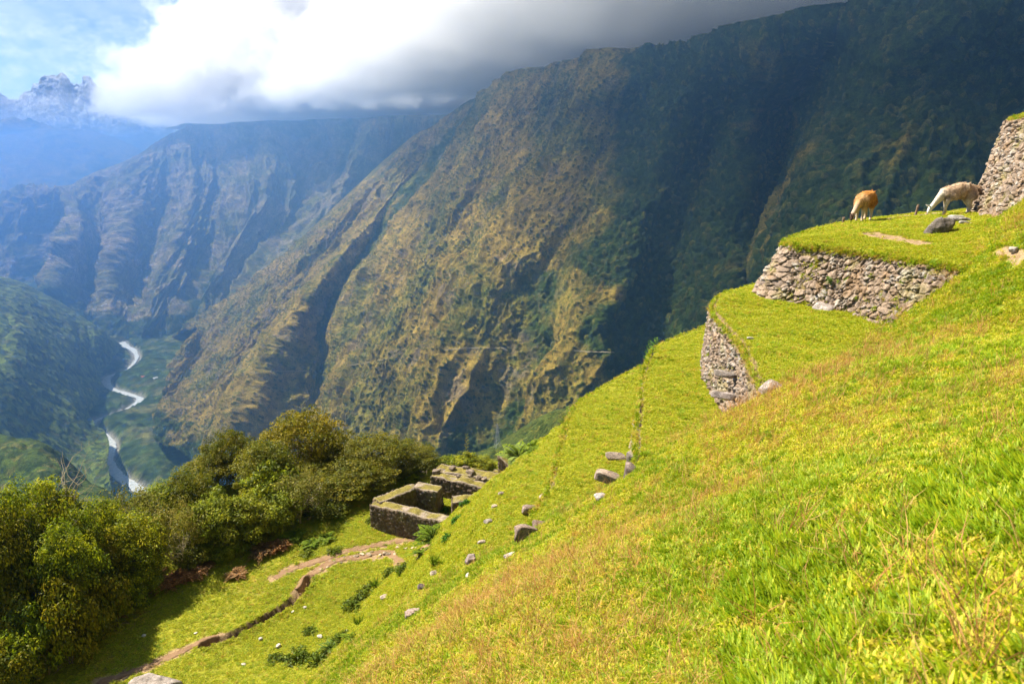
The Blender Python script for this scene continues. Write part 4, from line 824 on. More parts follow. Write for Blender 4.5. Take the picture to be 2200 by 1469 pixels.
def trunk(seed, h, top, nlimb, r0, lean=0.3, spread=0.7):
    rng = np.random.RandomState(seed); V, F = [], []
    nst = 1 + rng.randint(1, 3)
    for s in range(nst):
        a0 = rng.uniform(0, 6.28); p = np.array([0.12 * math.cos(a0), 0.12 * math.sin(a0), -0.4]); pts = [p]; dr = np.array([lean * math.cos(a0), lean * math.sin(a0), 1.0])
        for k in range(7): dr = dr + rng.normal(size=3) * 0.16; dr[2] = abs(dr[2]); p = p + dr / np.linalg.norm(dr) * h / 7; pts.append(p)
        tube(pts, np.linspace(r0, r0 * 0.35, 8), V, F, 7)
        for l in range(nlimb):
            i = rng.randint(3, 8); q_ = pts[i].copy(); a = rng.uniform(0, 6.28); dd = np.array([math.cos(a) * spread, math.sin(a) * spread, 0.6]); lp = [q_]
            L = top * rng.uniform(0.5, 1.0)
            for k in range(5): dd = dd + rng.normal(size=3) * 0.22; q_ = q_ + dd / np.linalg.norm(dd) * L / 5; lp.append(q_)
            tube(lp, np.linspace(r0 * 0.4, r0 * 0.08, 6), V, F, 5)
            for m_ in range(3):
                j = rng.randint(2, 6); q2 = lp[j].copy(); a = rng.uniform(0, 6.28); d2 = np.array([math.cos(a), math.sin(a), 0.5]); l2 = [q2]
                for k in range(3): d2 = d2 + rng.normal(size=3) * 0.3; q2 = q2 + d2 / np.linalg.norm(d2) * L * 0.12; l2.append(q2)
                tube(l2, np.linspace(r0 * 0.12, r0 * 0.04, 4), V, F, 4)
    return V, F
KIND = {}
def make_kind(k, seed, rx, rz, nc, nl, ls, cols, th, flat=0.5, cr=(0.32, 0.62), bark=None, low=-0.55, name='tree', nlimb=6, r0=0.11):
    V, F, c, cc = crown(seed, rx, rx, rz, nc, nl, ls, cols, flat, cr, low); V[:, 2] += th
    root = empty(name); oc = obj('crown', V, F, M_LEAF, root, smooth=False, col=c)
    tv, tf = trunk(seed + 1, th, max(rx, rz) * 1.0, nlimb, r0); ot = obj('trunk', tv, tf, bark or M_BARK, root)
    KIND[k] = (root, th + rz, rx); root['u'] = 0
make_kind('dome', 11, 2.0, 1.45, 200, 85, 0.105, OLIVE, 2.0, 0.40, (0.28, 0.55))
make_kind('dome2', 12, 1.8, 1.6, 190, 85, 0.105, OLIVE, 1.9, 0.45, (0.26, 0.5))
make_kind('dark', 13, 1.7, 1.7, 190, 80, 0.11, DARKG, 1.8, 0.6, (0.28, 0.55))
make_kind('yellow', 14, 1.6, 1.7, 190, 90, 0.112, YELL, 1.9, 0.7, (0.28, 0.55))
make_kind('light', 15, 1.15, 1.15, 160, 72, 0.108, LIGHT, 1.0, 0.7, (0.22, 0.42), name='shrub', r0=0.06)
make_kind('twiggy', 16, 1.5, 1.4, 110, 42, 0.10, TWIG, 1.7, 0.7, (0.25, 0.5), M_PALE, nlimb=11, name='tree', r0=0.075)
make_kind('bush', 17, 1.0, 0.85, 130, 60, 0.11, DARKG, 0.6, 0.6, (0.2, 0.4), name='shrub', r0=0.05, nlimb=4)
make_kind('ybush', 18, 1.0, 0.9, 120, 55, 0.12, YELL, 0.7, 0.6, (0.2, 0.4), name='shrub', r0=0.05, nlimb=4)
for k in KIND: KIND[k][0].location = (0, 0, 0)
used = set()
def plant(k, u, Y, vtop, wid, label, grp, rz=0.0, sink=0.0):
    root, H, rx = KIND[k]
    vtop = vtop + (26 if u < 250 and vtop < 1120 else 0); top = at(u, vtop, Y); x, y = top[0], Y; zg = gz(x, y) - sink; h = top[2] - zg
    if k in used:
        r = root.copy(); COL.objects.link(r)
        for ch in root.children: c2 = ch.copy(); COL.objects.link(c2); c2.parent = r
    else: r = root; used.add(k)
    sx = (wid / 2 * Y / FOC) / rx; r.location = (x, y, zg); r.scale = (sx, sx * 0.95, h / H); r.rotation_euler = (0, 0, rz)
    if 'u' in r: del r['u']
    return tag(r, label, 'tree' if r.name.startswith('tree') else 'shrub', grp)
G1 = 'trees at the edge of the meadow'; G2 = 'shrubs at the edge of the meadow'
PL = [  # kind, u, depth, top v, width px, label
 ('dome', 648, 34, 884, 175, 'tallest round-headed olive tree in the middle of the thicket'),
 ('dome2', 482, 33, 922, 110, 'smaller round-headed olive tree left of the tallest one'),
 ('dome2', 705, 35, 935, 120, 'olive tree filling the dip right of the tallest one'),
 ('dome', 800, 33.5, 940, 165, 'wide olive tree with a flat crown behind the roofless house'),
 ('dome', 872, 34.5, 958, 125, 'drooping olive tree at the right end of the thicket'),
 ('dark', 565, 31, 948, 130, 'dark green leafy tree in front of the dip between the domes'),
 ('dark', 445, 32, 975, 110, 'dark tree below the smaller round-headed one'),
 ('dark', 740, 31.8, 1000, 150, 'dark shaded tree close behind the mossy wall corner'),
 ('dark', 650, 31.5, 1000, 150, 'dark tree in the heart of the thicket, its foot in shadow'),
 ('dome2', 790, 32, 985, 130, 'olive tree overhanging the left wall of the house'),
 ('twiggy', 640, 29.2, 1010, 120, 'half-bare mossy tree with pale branches at the meadow edge'),
 ('light', 590, 28.6, 1042, 110, 'bright leafy shrub left of the half-bare mossy tree'),
 ('light', 530, 27.6, 1062, 120, 'bright feathery shrub catching the sun in mid-thicket'),
 ('light', 452, 26.8, 1060, 120, 'bright shrub with long leaves left of the feathery one'),
 ('ybush', 580, 29.5, 1000, 120, 'yellow-green shrub under the dark leafy tree'),
 ('dark', 400, 28.5, 1010, 110, 'dark green tree rising just right of the river view'),
 ('yellow', 340, 28, 1040, 110, 'yellow-green tree right below the near bend of the river'),
 ('twiggy', 275, 26, 1046, 130, 'sparse tree with bare arching branches in front of the river'),
 ('twiggy', 372, 25.5, 1075, 120, 'sparse pale-stemmed tree standing over the brown bracken'),
 ('yellow', 210, 24.5, 1050, 110, 'yellow-green tree left of the sparse one with arching branches'),
 ('yellow', 95, 23.5, 1012, 150, 'tall yellow-green tree with sunny top at the left'),
 ('yellow', 20, 22.5, 1020, 140, 'yellow-green tree cut by the left edge of the picture'),
 ('yellow', 160, 23.0, 1075, 120, 'yellow-green tree in front of the tall sunny one'),
 ('dark', 60, 21.8, 1110, 150, 'dark tree filling the left edge below the sunny tops'),
 ('yellow', 120, 21.5, 1130, 140, 'shaded tree with forked dark trunk at the far left'),
 ('dark', 205, 23.2, 1115, 130, 'dark tree with slender trunks at left, over the shade'),
 ('yellow', 280, 24.2, 1105, 120, 'olive tree with lit leaves between two sparse trees'),
 ('dark', -40, 21, 1060, 160, 'dark tree mostly outside the left edge'),
 ('light', 300, 23.8, 1190, 80, 'pale leafy shrub under the olive tree, by the brown bracken'),
 ('bush', 40, 20.6, 1230, 130, 'dark low shrub at the left edge with pale flower heads'),
 ('bush', 130, 20.4, 1240, 120, 'dark low shrub in the shade under the forked trunk'),
 ('bush', 215, 21.8, 1235, 100, 'dark low shrub just left of the tree shadow'),
 ('ybush', 60, 19.6, 1310, 120, 'greenish-yellow low shrub near the bottom left corner'),
 ('bush', 10, 19.0, 1370, 130, 'dark low shrub in the bottom left corner'),
 ('ybush', 265, 22.8, 1235, 70, 'small yellowish shrub at the brink of the tree shade'),
 ('bush', 410, 25.8, 1165, 80, 'low dark shrub right of the brown bracken'),
 ('light', 480, 26.4, 1150, 90, 'low bright shrub at the meadow edge'),
 ('bush', 545, 27.8, 1120, 90, 'low dark shrub between bright shrub and dry fern'),
 ('bush', 700, 30.0, 1070, 100, 'low dark shrub at the foot of the heart of the thicket'),
 ('dome2', 905, 35, 985, 70, 'small olive tree peeping out left of the farther ruin'),
 ('ybush', 765, 31.2, 1085, 50, 'sunlit yellowish shrub at the corner of the mossy wall'),
 ('ybush', 880, 33.5, 1012, 60, 'yellowish shrub growing against the back wall of the house'),
 ('ybush', 1000, 34.8, 975, 55, 'thin yellow-leaved shrub behind the farther ruin'),
 ('ybush', 960, 35, 982, 60, 'low shrub left of the thin one behind the farther ruin'),
 ('light', 1032, 34.8, 982, 55, 'tangled pale shrub between farther ruin and gable stump')]
for i, (k, u, Y, vt, w, lab) in enumerate(PL):
    plant(k, u, Y, vt, w * 1.12, lab, G1 if KIND[k][0].name.startswith('tree') else G2, i * 2.4)
# bare twigs above the crowns at left
def baretree(u, Y, vt, seed, label, h=2.6, mat=None):
    top = at(u, vt, Y); V, F = trunk(seed, h * 0.8, h * 0.55, 9, 0.035, 0.2, 0.9); o = obj('bare_tree', V, F, mat or M_PALE); zg = top[2] - h; o.location = (top[0], Y, zg); tag(o, label, 'bare tree', 'leafless twiggy saplings')
    return o
baretree(105, 24.0, 968, 61, 'leafless orange-tinged sapling above the sunny tree at left', 4.4)
baretree(72, 24.2, 975, 62, 'second leafless sapling sticking up at far left', 4.4)
baretree(785, 36.0, 905, 63, 'bare forked sapling above the wide olive tree', 5.6)
# --- ferns and herbs
def fern(seed, n, L, cols, leaf=0.05, up=0.9):
    rng = np.random.RandomState(seed); C_, N_, D_, Ln = [], [], [], []
    for i in range(n):
        a = rng.uniform(0, 6.28); l = L * rng.uniform(0.65, 1.1); el = rng.uniform(0.5, 1.1) * up; m = 26
        for j in range(m):
            t = (j + 1) / m; r = l * t * math.cos(el * (1 - 0.3 * t)); z = l * (math.sin(el) * t - 0.75 * t * t * 0.8)
            p = np.array([r * math.cos(a), r * math.sin(a), z]); w = leaf * 3.2 * math.sin(math.pi * (0.12 + 0.85 * t)) 
            sd = np.array([-math.sin(a), math.cos(a), 0]); fw = np.array([math.cos(a), math.sin(a), 0.1])
            for s in (1, -1):
                C_.append(p + sd * s * w * 0.5); D_.append(sd * s + fw * 0.45); N_.append(np.array([0, 0, 1.0]) + rng.normal(size=3) * 0.2); Ln.append(w)
    C_, D_, N_, Ln = map(np.array, (C_, D_, N_, Ln)); D_ /= np.linalg.norm(D_, axis=1, keepdims=True); N_ -= D_ * (N_ * D_).sum(1, keepdims=True); N_ /= np.linalg.norm(N_, axis=1, keepdims=True)
    V, F = quads(C_, N_, D_, Ln, np.full(len(Ln), leaf * 0.75), rng, 0.15); c = np.array(cols, np.float32)[rng.randint(0, len(cols), len(Ln))]
    return V, F, np.repeat(c, 4, 0)
FG = [(0.16, 0.24, 0.010), (0.22, 0.30, 0.012), (0.10, 0.16, 0.008)]; FB = [(0.42, 0.19, 0.05), (0.32, 0.16, 0.05), (0.50, 0.30, 0.12), (0.20, 0.09, 0.03)]
fk = {}
def put_fern(kind, u, v, s, label, grp, cat='fern', name=None):
    P = hit(u, v, 8)
    if kind not in fk:
        if kind == 'green': d = fern(5, 14, 0.66, FG, 0.05, 1.15)
        elif kind == 'brown': d = fern(6, 34, 0.85, FB, 0.05, 1.25)
        elif kind == 'herb': d = crown(31, 0.30, 0.30, 0.26, 34, 26, 0.075, [(0.07, 0.19, 0.01), (0.10, 0.25, 0.012), (0.05, 0.13, 0.01)], 0.8, (0.07, 0.14), -0.2)[:3]
        elif kind == 'dull': d = crown(32, 0.42, 0.42, 0.22, 40, 24, 0.08, [(0.12, 0.17, 0.006), (0.18, 0.21, 0.008), (0.08, 0.11, 0.006)], 0.8, (0.08, 0.16), -0.2)[:3]
        elif kind == 'blade':
            rng = np.random.RandomState(9); n = 70; a = rng.uniform(0, 6.28, n); el = rng.uniform(0.6, 1.4, n); dv = np.stack([np.cos(a) * np.cos(el), np.sin(a) * np.cos(el), np.sin(el)], 1); ln = rng.uniform(0.25, 0.5, n)
            nr = np.cross(dv, rng.normal(size=dv.shape)); nr /= np.linalg.norm(nr, axis=1, keepdims=True); V, F = quads(dv * ln[:, None] / 2, nr, dv, ln, np.full(n, 0.03), rng, 0.3); d = (V, F, np.repeat(np.array(FG, np.float32)[rng.randint(0, 3, n)], 4, 0))
        fk[kind] = obj(name or ('fern' if kind in ('green', 'brown') else 'herb_clump'), d[0], d[1], M_LEAF, smooth=False, col=d[2]); o = fk[kind]
    else: o = fk[kind].copy(); COL.objects.link(o)
    o.location = tuple(P); o.scale = (s,) * 3; n = gn(P[0], P[1]); o.rotation_euler = (-n[1] * 0.5, n[0] * 0.5, u * 0.7)
    return tag(o, label, cat, grp)
GF = 'ferns around the meadow'; GH = 'leafy clumps on the slope'
for a in ((632, 1158, 1.3, 'green fern arching out under the half-bare mossy tree'), (668, 1172, 1.0, 'green fern at the shaded meadow edge right of the mossy tree'), (700, 1160, 1.0, 'low fern in the shade near the upper footpath'), (928, 1160, 1.5, 'tall feathery fern where the slope meets the ruined house'), (945, 1128, 1.2, 'feathery fern against the end of the mossy front wall'),
          (905, 1190, 0.9, 'fern drooping over the end of the stony path'), (1115, 985, 1.6, 'big pale fern on the skyline right of the gable stump'), (1140, 968, 1.2, 'smaller pale fern on the skyline of the slope'), (760, 1378, 1.0, 'pale fern low on the bank at the bottom'), (712, 1395, 0.9, 'fern in the green tangle at the bottom of the bank'), (470, 1205, 0.9, 'green fern between bracken and bright shrub')):
    put_fern('green', *a, GF)
for a in ((352, 1262, 1.1, 'rust-brown dead bracken under the sparse pale-stemmed tree'), (318, 1245, 1.2, 'rust-brown bracken in the shade beside the low shrub'), (385, 1250, 1.1, 'brightest orange-brown patch of dead bracken'), (420, 1240, 0.9, 'brown bracken reaching toward the dark low shrub'), (300, 1285, 0.9, 'brown bracken spilling onto the shaded grass'), (565, 1190, 1.1, 'brown dead fern beside the green arching one'),
          (598, 1180, 1.0, 'second brown dead fern nearer the upper path'), (510, 1238, 0.8, 'small orange dead fern at the meadow edge'), (245, 1330, 0.8, 'dead bracken in the dark at the left'), (440, 1225, .8, 'dull brown fern right of the brightest bracken')):
    put_fern('brown', *a, 'dead bracken at the meadow edge')
for a in ((987, 1118, 0.95, 'round bright green clump on the slope beside the doorway of the house'), (1002, 1085, 0.8, 'bright leafy clump higher on the slope beside the wall stub'), (968, 1158, 0.85, 'rounded bright clump below the two others on the slope'), (957, 1098, 0.7, 'dark green clump growing at the broken wall end')):
    put_fern('herb', *a, GH, 'plant')
for a in ((762, 1302, 1.3, 'dull green weeds at the foot of the bank, upper patch'), (790, 1275, 1.2, 'dull green weeds beside the buff half-sunk stone'), (845, 1232, 1.1, 'dull weeds below the end of the stony path'), (870, 1222, .9, 'smaller weeds right beside them, nearer the bank'), (640, 1412, 1.2, 'weeds in the meadow low down, leftmost patch'), (690, 1420, 1.4, 'largest weed patch at the bottom of the meadow'), (735, 1372, 1.0, 'weeds at the meadow foot above the largest patch'),
          (590, 1418, 0.8, 'small weed patch by the cream stone'), (664, 1360, 0.7, 'small weed patch near the bend of the bank'), (720, 1185, 0.9, 'weeds in the shade above the upper footpath'), (800, 1120, 0.8, 'weeds at the foot of the mossy front wall'), (660, 1190, 0.8, 'low weeds in the shade beside the green fern')):
    put_fern('dull', *a, 'weed patches at the foot of the bank', 'plant')
for a in ((806, 1262, 1.0, 'tuft of long pale blades at the foot of the bank'), (858, 1240, 1.0, 'tuft of broad blades between weeds and bank'), (1215, 915, 1.0, 'spiky plant on the skyline edge of the fourth terrace'), (770, 1345, 1.0, 'tuft of blades at the bank foot, low down'), (930, 1215, 0.8, 'tuft of blades near the buff stone')):
    put_fern('blade', *a, 'tufts of long blades', 'plant')
# tall leafy stalks on the skyline of the third terrace and behind the ruin
def stalk(P, h, seed, label, lean=(0.1, 0.0), ls=0.12, cols=((0.10, 0.22, 0.012), (0.14, 0.27, 0.02))):
    rng = np.random.RandomState(seed); V, F = [], []; pts = [np.array([lean[0] * t * t * h, lean[1] * t * h, h * t]) for t in np.linspace(0, 1, 6)]; tube(pts, np.linspace(0.012, 0.004, 6), V, F, 5)
    n = 26; t = np.linspace(0.25, 1, n); a = np.arange(n) * 2.4; dv = np.stack([np.cos(a) * 0.8, np.sin(a) * 0.8, np.full(n, 0.55)], 1); dv /= np.linalg.norm(dv, axis=1, keepdims=True)
    base = np.stack([lean[0] * t * t * h, lean[1] * t * h, h * t], 1); nr = np.cross(dv, np.stack([-np.sin(a), np.cos(a), 0 * a], 1)); nr[:, 2] = np.abs(nr[:, 2]); ln = ls * (1.2 - 0.5 * t)
    V2, F2 = quads(base + dv * ln[:, None] / 2, nr, dv, ln, ln * 0.35, rng, 0.25); root = empty('leafy_plant', tuple(P))
    obj('stem', V, F, M_BARK, root); obj('leaves', V2, F2, M_LEAF, root, smooth=False, col=np.repeat(np.array(cols, np.float32)[rng.randint(0, len(cols), n)], 4, 0)); return tag(root, label, 'plant')
stalk(hit(1388, 772, 12), 0.95, 71, 'tall leafy stalk standing on the rim above the thin wall line', (0.12, 0), 0.17)
stalk(hit(1400, 765, 12), 0.62, 72, 'shorter leafy stalk just right of the tall one on the rim', (0.2, 0), 0.16)
stalk(hit(1379, 812, 12), 0.45, 73, 'small leafy shoot hanging from the thin wall line', (-0.2, 0), 0.13)
stalk(hit(1222, 905, 12), 0.55, 74, 'leafy sprig on the skyline of the fourth terrace', (-0.1, 0), 0.14)
stalk(at(1003, 990, 34.8), 1.6, 75, 'tall knobbly stalk rising behind the farther ruin', (0.02, 0), 0.22, ((0.10, 0.12, 0.01), (0.15, 0.14, 0.02)))
stalk(hit(1780, 622, 12), 0.28, 76, 'green sprout growing out of the broad sunlit wall', (-0.3, -.3), 0.12)
log('plants')
# ------------------------------------------------------------------ pylon on the far bank and huts in the gorge
q = N('galvanised_steel'); q.col((0.42, 0.43, 0.44)); q.b.inputs['Metallic'].default_value = 0.3; q.b.inputs['Roughness'].default_value = 0.5; M_STEEL = q.m
pb = at(1069, 962, 300); hh = 12.5
root = empty('lattice_pylon', tuple(pb), 0.5); V, F = [], []
lv = [0, .16, .32, .46, .58, .69, .79, .88, 1.0]; wd = lambda t: 1.25 * (1 - t) ** 1.2 + 0.12
cr = lambda t: [np.array([sx * wd(t), sy * wd(t), t * hh]) for sx, sy in ((1, 1), (1, -1), (-1, -1), (-1, 1))]
for a, b in zip(lv[:-1], lv[1:]):
    A_, B_ = cr(a), cr(b)
    for i in range(4): tube([A_[i], B_[i]], [.075, .075], V, F, 4); tube([A_[i], B_[(i + 1) % 4]], [.045, .045], V, F, 4); tube([A_[(i + 1) % 4], B_[i]], [.045, .045], V, F, 4)
obj('mast', V, F, M_STEEL, root, smooth=False)
for t in (.66, .80, .93):
    V, F = [], []; tube([(-1.9, 0, t * hh), (0, 0, t * hh + .25), (1.9, 0, t * hh)], [.05, .09, .05], V, F, 4); tube([(-1.9, 0, t * hh), (0, 0, t * hh - .3), (1.9, 0, t * hh)], [.04, .05, .04], V, F, 4); obj('cross_arm', V, F, M_STEEL, root, smooth=False)
tag(root, 'slender lattice power pylon on the bushy bank behind the gable stump', 'pylon')
q = N('limewash'); q.col((0.62, 0.58, 0.50)); M_LW = q.m; q = N('red_roof'); q.col((0.48, 0.13, 0.07)); M_RR = q.m; q = N('tin_roof'); q.col((0.62, 0.62, 0.60)); M_TR = q.m
for i, (u, v, s, rm, lab) in enumerate(((310, 812, 1.0, M_RR, 'red-roofed hut on the valley floor right of the river bend'), (334, 814, 0.8, M_TR, 'pale-roofed hut just right of the red-roofed one'), (336, 797, 0.7, M_TR, 'smallest pale-roofed hut, up the valley from the red-roofed one'))):
    P = atz(u, v, VZ + 15); a, b, h = 8 * s, 5 * s, 4.5 * s; root = empty('valley_hut', tuple(P), 0.3 + i * .5)
    V = [(-a, -b, -9), (a, -b, -9), (a, b, -9), (-a, b, -9), (-a, -b, h), (a, -b, h), (a, b, h), (-a, b, h), (-a, 0, h + 3 * s), (a, 0, h + 3 * s)]
    obj('wall', V, [(0, 1, 5, 4), (1, 2, 6, 5), (2, 3, 7, 6), (3, 0, 4, 7), (5, 6, 9), (7, 4, 8)], M_LW, root, smooth=False)
    e = .9 * s; r = 3 * s; V = [(-a - e, -b - e, h - .5), (a + e, -b - e, h - .5), (a + e, 0, h + r + .15), (-a - e, 0, h + r + .15), (-a - e, b + e, h - .5), (a + e, b + e, h - .5)]; V += [(x, y, z + .3) for x, y, z in V]
    obj('roof', V, [(0, 1, 2, 3), (3, 2, 5, 4), (6, 9, 8, 7), (9, 10, 11, 8), (0, 6, 7, 1), (4, 5, 11, 10), (0, 3, 9, 6), (3, 4, 10, 9), (1, 7, 8, 2), (2, 8, 11, 5)], rm, root, smooth=False)
    obj('door', [(-.8, -b - .05, 0), (.8, -b - .05, 0), (.8, -b - .05, 2.6 * s), (-.8, -b - .05, 2.6 * s)], [(0, 1, 2, 3)], M_WOOD, root, smooth=False)
    tag(root, lab, 'hut', 'huts on the valley floor')
# ------------------------------------------------------------------ turf
def tuft(seed, n, h, w, spread, cols, el=(0.5, 1.45), name='tuft', seg=2):
    rng = np.random.RandomState(seed); a = rng.uniform(0, 6.28, n); e = rng.uniform(*el, n); ln = h * rng.uniform(0.6, 1.2, n); rr = spread * np.sqrt(rng.rand(n)); ba = rng.uniform(0, 6.28, n)
    b = np.stack([rr * np.cos(ba), rr * np.sin(ba), 0 * rr - 0.005], 1); d = np.stack([np.cos(a) * np.cos(e), np.sin(a) * np.cos(e), np.sin(e)], 1); sd = np.stack([-np.sin(a), np.cos(a), 0 * a], 1)
    wv = w * rng.uniform(0.7, 1.3, n); m = b + d * (ln * 0.55)[:, None]; tp_ = b + d * ln[:, None] * 0.92 + np.stack([np.cos(a), np.sin(a), -0.6 + 0 * a], 1) * (ln * 0.22)[:, None]
    V = np.stack([b - sd * wv[:, None] * .35, b + sd * wv[:, None] * .35, m + sd * wv[:, None] * .5, tp_, m - sd * wv[:, None] * .5], 1).reshape(-1, 3)
    F = [f for i in range(n) for f in ((i * 5, i * 5 + 1, i * 5 + 2, i * 5 + 4), (i * 5 + 4, i * 5 + 2, i * 5 + 3))]
    c = np.array(cols, np.float32)[rng.randint(0, len(cols), n)] * rng.uniform(0.8, 1.2, (n, 1)).astype(np.float32)
    o = obj(name, V, F, M_GRASS, smooth=False, col=np.repeat(c, 5, 0)); COL.objects.unlink(o); return o
def leafy(seed, n, h, ls, spread, cols):
    rng = np.random.RandomState(seed); r = spread * np.sqrt(rng.rand(n)); a = rng.uniform(0, 6.28, n); cen = np.stack([r * np.cos(a), r * np.sin(a), rng.uniform(0.2, 1, n) * h], 1)
    nr = rng.normal(size=(n, 3)) * 0.45 + np.array([0, 0, 1.0]); nr /= np.linalg.norm(nr, axis=1, keepdims=True); dv = rng.normal(size=(n, 3)); dv -= nr * (dv * nr).sum(1, keepdims=True); dv /= np.linalg.norm(dv, axis=1, keepdims=True)
    ln = ls * rng.uniform(0.6, 1.3, n); V, F = quads(cen, nr, dv, ln, ln * 0.6, rng, 0.15); c = np.array(cols, np.float32)[rng.randint(0, len(cols), n)]
    o = obj('tuft', V, F, M_GRASS, smooth=False, col=np.repeat(c, 4, 0)); COL.objects.unlink(o); return o
GY = [(0.38, 0.42, 0.004), (0.31, 0.38, 0.004), (0.45, 0.45, 0.008), (0.23, 0.31, 0.004), (0.54, 0.47, 0.05)]
GG = [(0.24, 0.37, 0.005), (0.31, 0.41, 0.006), (0.16, 0.27, 0.005), (0.37, 0.42, 0.008)]
GO = [(0.58, 0.38, 0.05), (0.50, 0.28, 0.04), (0.50, 0.42, 0.02), (0.62, 0.46, 0.12), (0.36, 0.38, 0.010)]
def points(rng, x0, x1, y0, y1, dens):
    n = int((x1 - x0) * (y1 - y0) * dens); return rng.uniform(x0, x1, n), rng.uniform(y0, y1, n)
rng = np.random.RandomState(3); XX, YY, SS = [], [], []
for (x0, x1, y0, y1, dens, s) in ((-1.6, 3.2, 0.6, 4, 3000, 0.62), (-3.2, 8, 3.2, 8, 1400, 0.80), (-5, 13, 8, 14, 620, 1.0), (-7, 18, 14, 21, 400, 1.15), (-10, 22, 21, 31, 130, 1.5), (-24, 0, 15, 37, 130, 1.5)):
    x, y = points(rng, x0, x1, y0, y1, dens)
    Zr = -(x * 0) ; XX.append(x); YY.append(y); SS.append(np.full(len(x), s))
gx_, gy_, gs_ = map(np.concatenate, (XX, YY, SS))
g_ = ground(gx_, gy_); f_ = gy_ * CP - g_ * SP; u_ = 1100 + FOC * gx_ / f_; v_ = 734.5 - FOC * (gy_ * SP + g_ * CP) / f_
near = (u_ > -250) & (u_ < 2480) & (v_ < 1800) & (f_ > 0.5)      # only where a viewer standing about here can look
gx_, gy_, gs_, g_ = gx_[near], gy_[near], gs_[near], g_[near]
e_ = 0.08; zx = ground(gx_ + e_, gy_, False) - ground(gx_ - e_, gy_, False); zy = ground(gx_, gy_ + e_, False) - ground(gx_, gy_ - e_, False)
nx, ny = -zx / (2 * e_), -zy / (2 * e_); st = np.hypot(nx, ny)
br = bare(gx_, gy_); rr = rng.rand(len(gx_)); dr = pdist(RUT, gx_, gy_)
keep = (rr > br * 0.97) & ~((st > 2.0) & (rr > 0.13)) & ~((dr < 0.18) & (rr > 0.08))
gx_, gy_, gs_, g_, nx, ny, st = [a[keep] for a in (gx_, gy_, gs_, g_, nx, ny, st)]
pt = fbm(gx_ / 1.9, gy_ / 1.9, o=4, s=77); p2 = fbm(gx_ / 0.5, gy_ / 0.5, o=3, s=79); r1 = rng.rand(len(gx_))
Sv = Sf(gx_, gy_); onS = g_ < Sv + 0.25                    # the rough unmown slope, not the lawns
BAND = np.array([hit(u, v)[:2] for u, v in ((1900, 720), (1700, 880), (1420, 1080), (1290, 1250), (1150, 1469))]); bd = 0.36 * sstep(1.5, 0.2, pdist(BAND, gx_, gy_) + 1.3 * p2 + 0.5 * pt) * np.clip(gy_ / 9, 0.2, 1)
dry = onS * np.clip(0.45 * sstep(0.05, 0.5, pt + 0.3 * p2) + bd, 0, 1)
kind = np.where(r1 < 0.45, 0, np.where(r1 < 0.72, 1, 2))
kind = np.where(onS & (p2 - pt > 0.12) & (r1 > 0.4), 3, kind)
kind = np.where((rng.rand(len(r1)) < 0.02 + dry * 0.34), 4, kind)
kind = np.where(onS & (rng.rand(len(r1)) < 0.008 + 0.08 * dry), 5, kind)
kind = np.where(~onS & (rng.rand(len(r1)) < 0.05) & (p2 > 0.05), 3, kind)
ex = []                                                    # tufts hanging over the rims and growing between the stones
for i, (e, dens, t0, t1) in enumerate(((E[0], 60, .1, .95), (E[1], 70, .03, .8), (E[2], 30, .05, .9), (E[3], 30, .05, .9), (E[4], 40, .1, .9))):
    cc = e['c']; Pc = resample(np.c_[cc, cc[:, 0] * 0], 400)[:, :2]; L_ = np.linalg.norm(np.diff(Pc, axis=0), axis=1).sum(); m_ = int(L_ * dens * (t1 - t0)); ii = (rng.uniform(t0, t1, m_) * 398).astype(int)
    tg = Pc[ii + 1] - Pc[ii]; tg /= np.linalg.norm(tg, axis=1, keepdims=True); nr = np.stack([-tg[:, 1], tg[:, 0]], 1)
    dn = np.abs(rng.normal(size=m_)) * 0.07; X_ = Pc[ii] + nr * (0.02 + dn / e['k'] + 0.05 + 0.05 * rng.rand(m_))[:, None]; ex.append(np.stack([X_[:, 0], X_[:, 1], e['z'] - 0.06 - dn, nr[:, 0] * 1.2, nr[:, 1] * 1.2, rng.choice([0, 3, 4], m_, p=[.35, .35, .3]), rng.uniform(0.8, 1.4, m_)], 1))
    m2 = int(L_ * 9 * (t1 - t0)); ii = (rng.uniform(t0, t1, m2) * 398).astype(int); tg = Pc[ii + 1] - Pc[ii]; tg /= np.linalg.norm(tg, axis=1, keepdims=True); nr = np.stack([-tg[:, 1], tg[:, 0]], 1)
    dn = rng.uniform(0.1, 2.0, m2); X_ = Pc[ii] + nr * (0.10 + dn / e['k'])[:, None]; ex.append(np.stack([X_[:, 0], X_[:, 1], e['z'] - 0.08 - dn, nr[:, 0] * 2, nr[:, 1] * 2, rng.choice([1, 2, 3], m2), rng.uniform(0.7, 1.5, m2)], 1))
ex = np.concatenate(ex)
fb = (gy_ < 4.2) & (gx_ > 0.35 * gy_ + 0.1) & (rng.rand(len(gx_)) < 0.5)
kind = np.where((gy_ < 6.5) & ((kind == 1) | (kind == 2)) & (rng.rand(len(gx_)) < 0.72), np.where(rng.rand(len(gx_)) < 0.55, 0, 3), kind)
kind = np.where(fb & (p2 > 0.0), 3, kind); gs_ = np.where(fb, gs_ * 1.7, gs_)
T_ = [tuft(1, 30, 0.055, 0.009, 0.060, GY), leafy(2, 30, 0.030, 0.026, 0.065, GY), leafy(3, 30, 0.026, 0.022, 0.065, GG + GY), tuft(4, 26, 0.085, 0.008, 0.05, GG, (0.7, 1.4)), tuft(5, 26, 0.10, 0.006, 0.06, GO, (0.5, 1.3)), tuft(6, 9, 0.30, 0.0035, 0.03, [(0.50, 0.24, 0.07), (0.60, 0.36, 0.12), (0.42, 0.20, 0.06), (0.55, 0.45, 0.15)], (1.0, 1.45))]
gc = bpy.data.collections.new('turf_pieces')
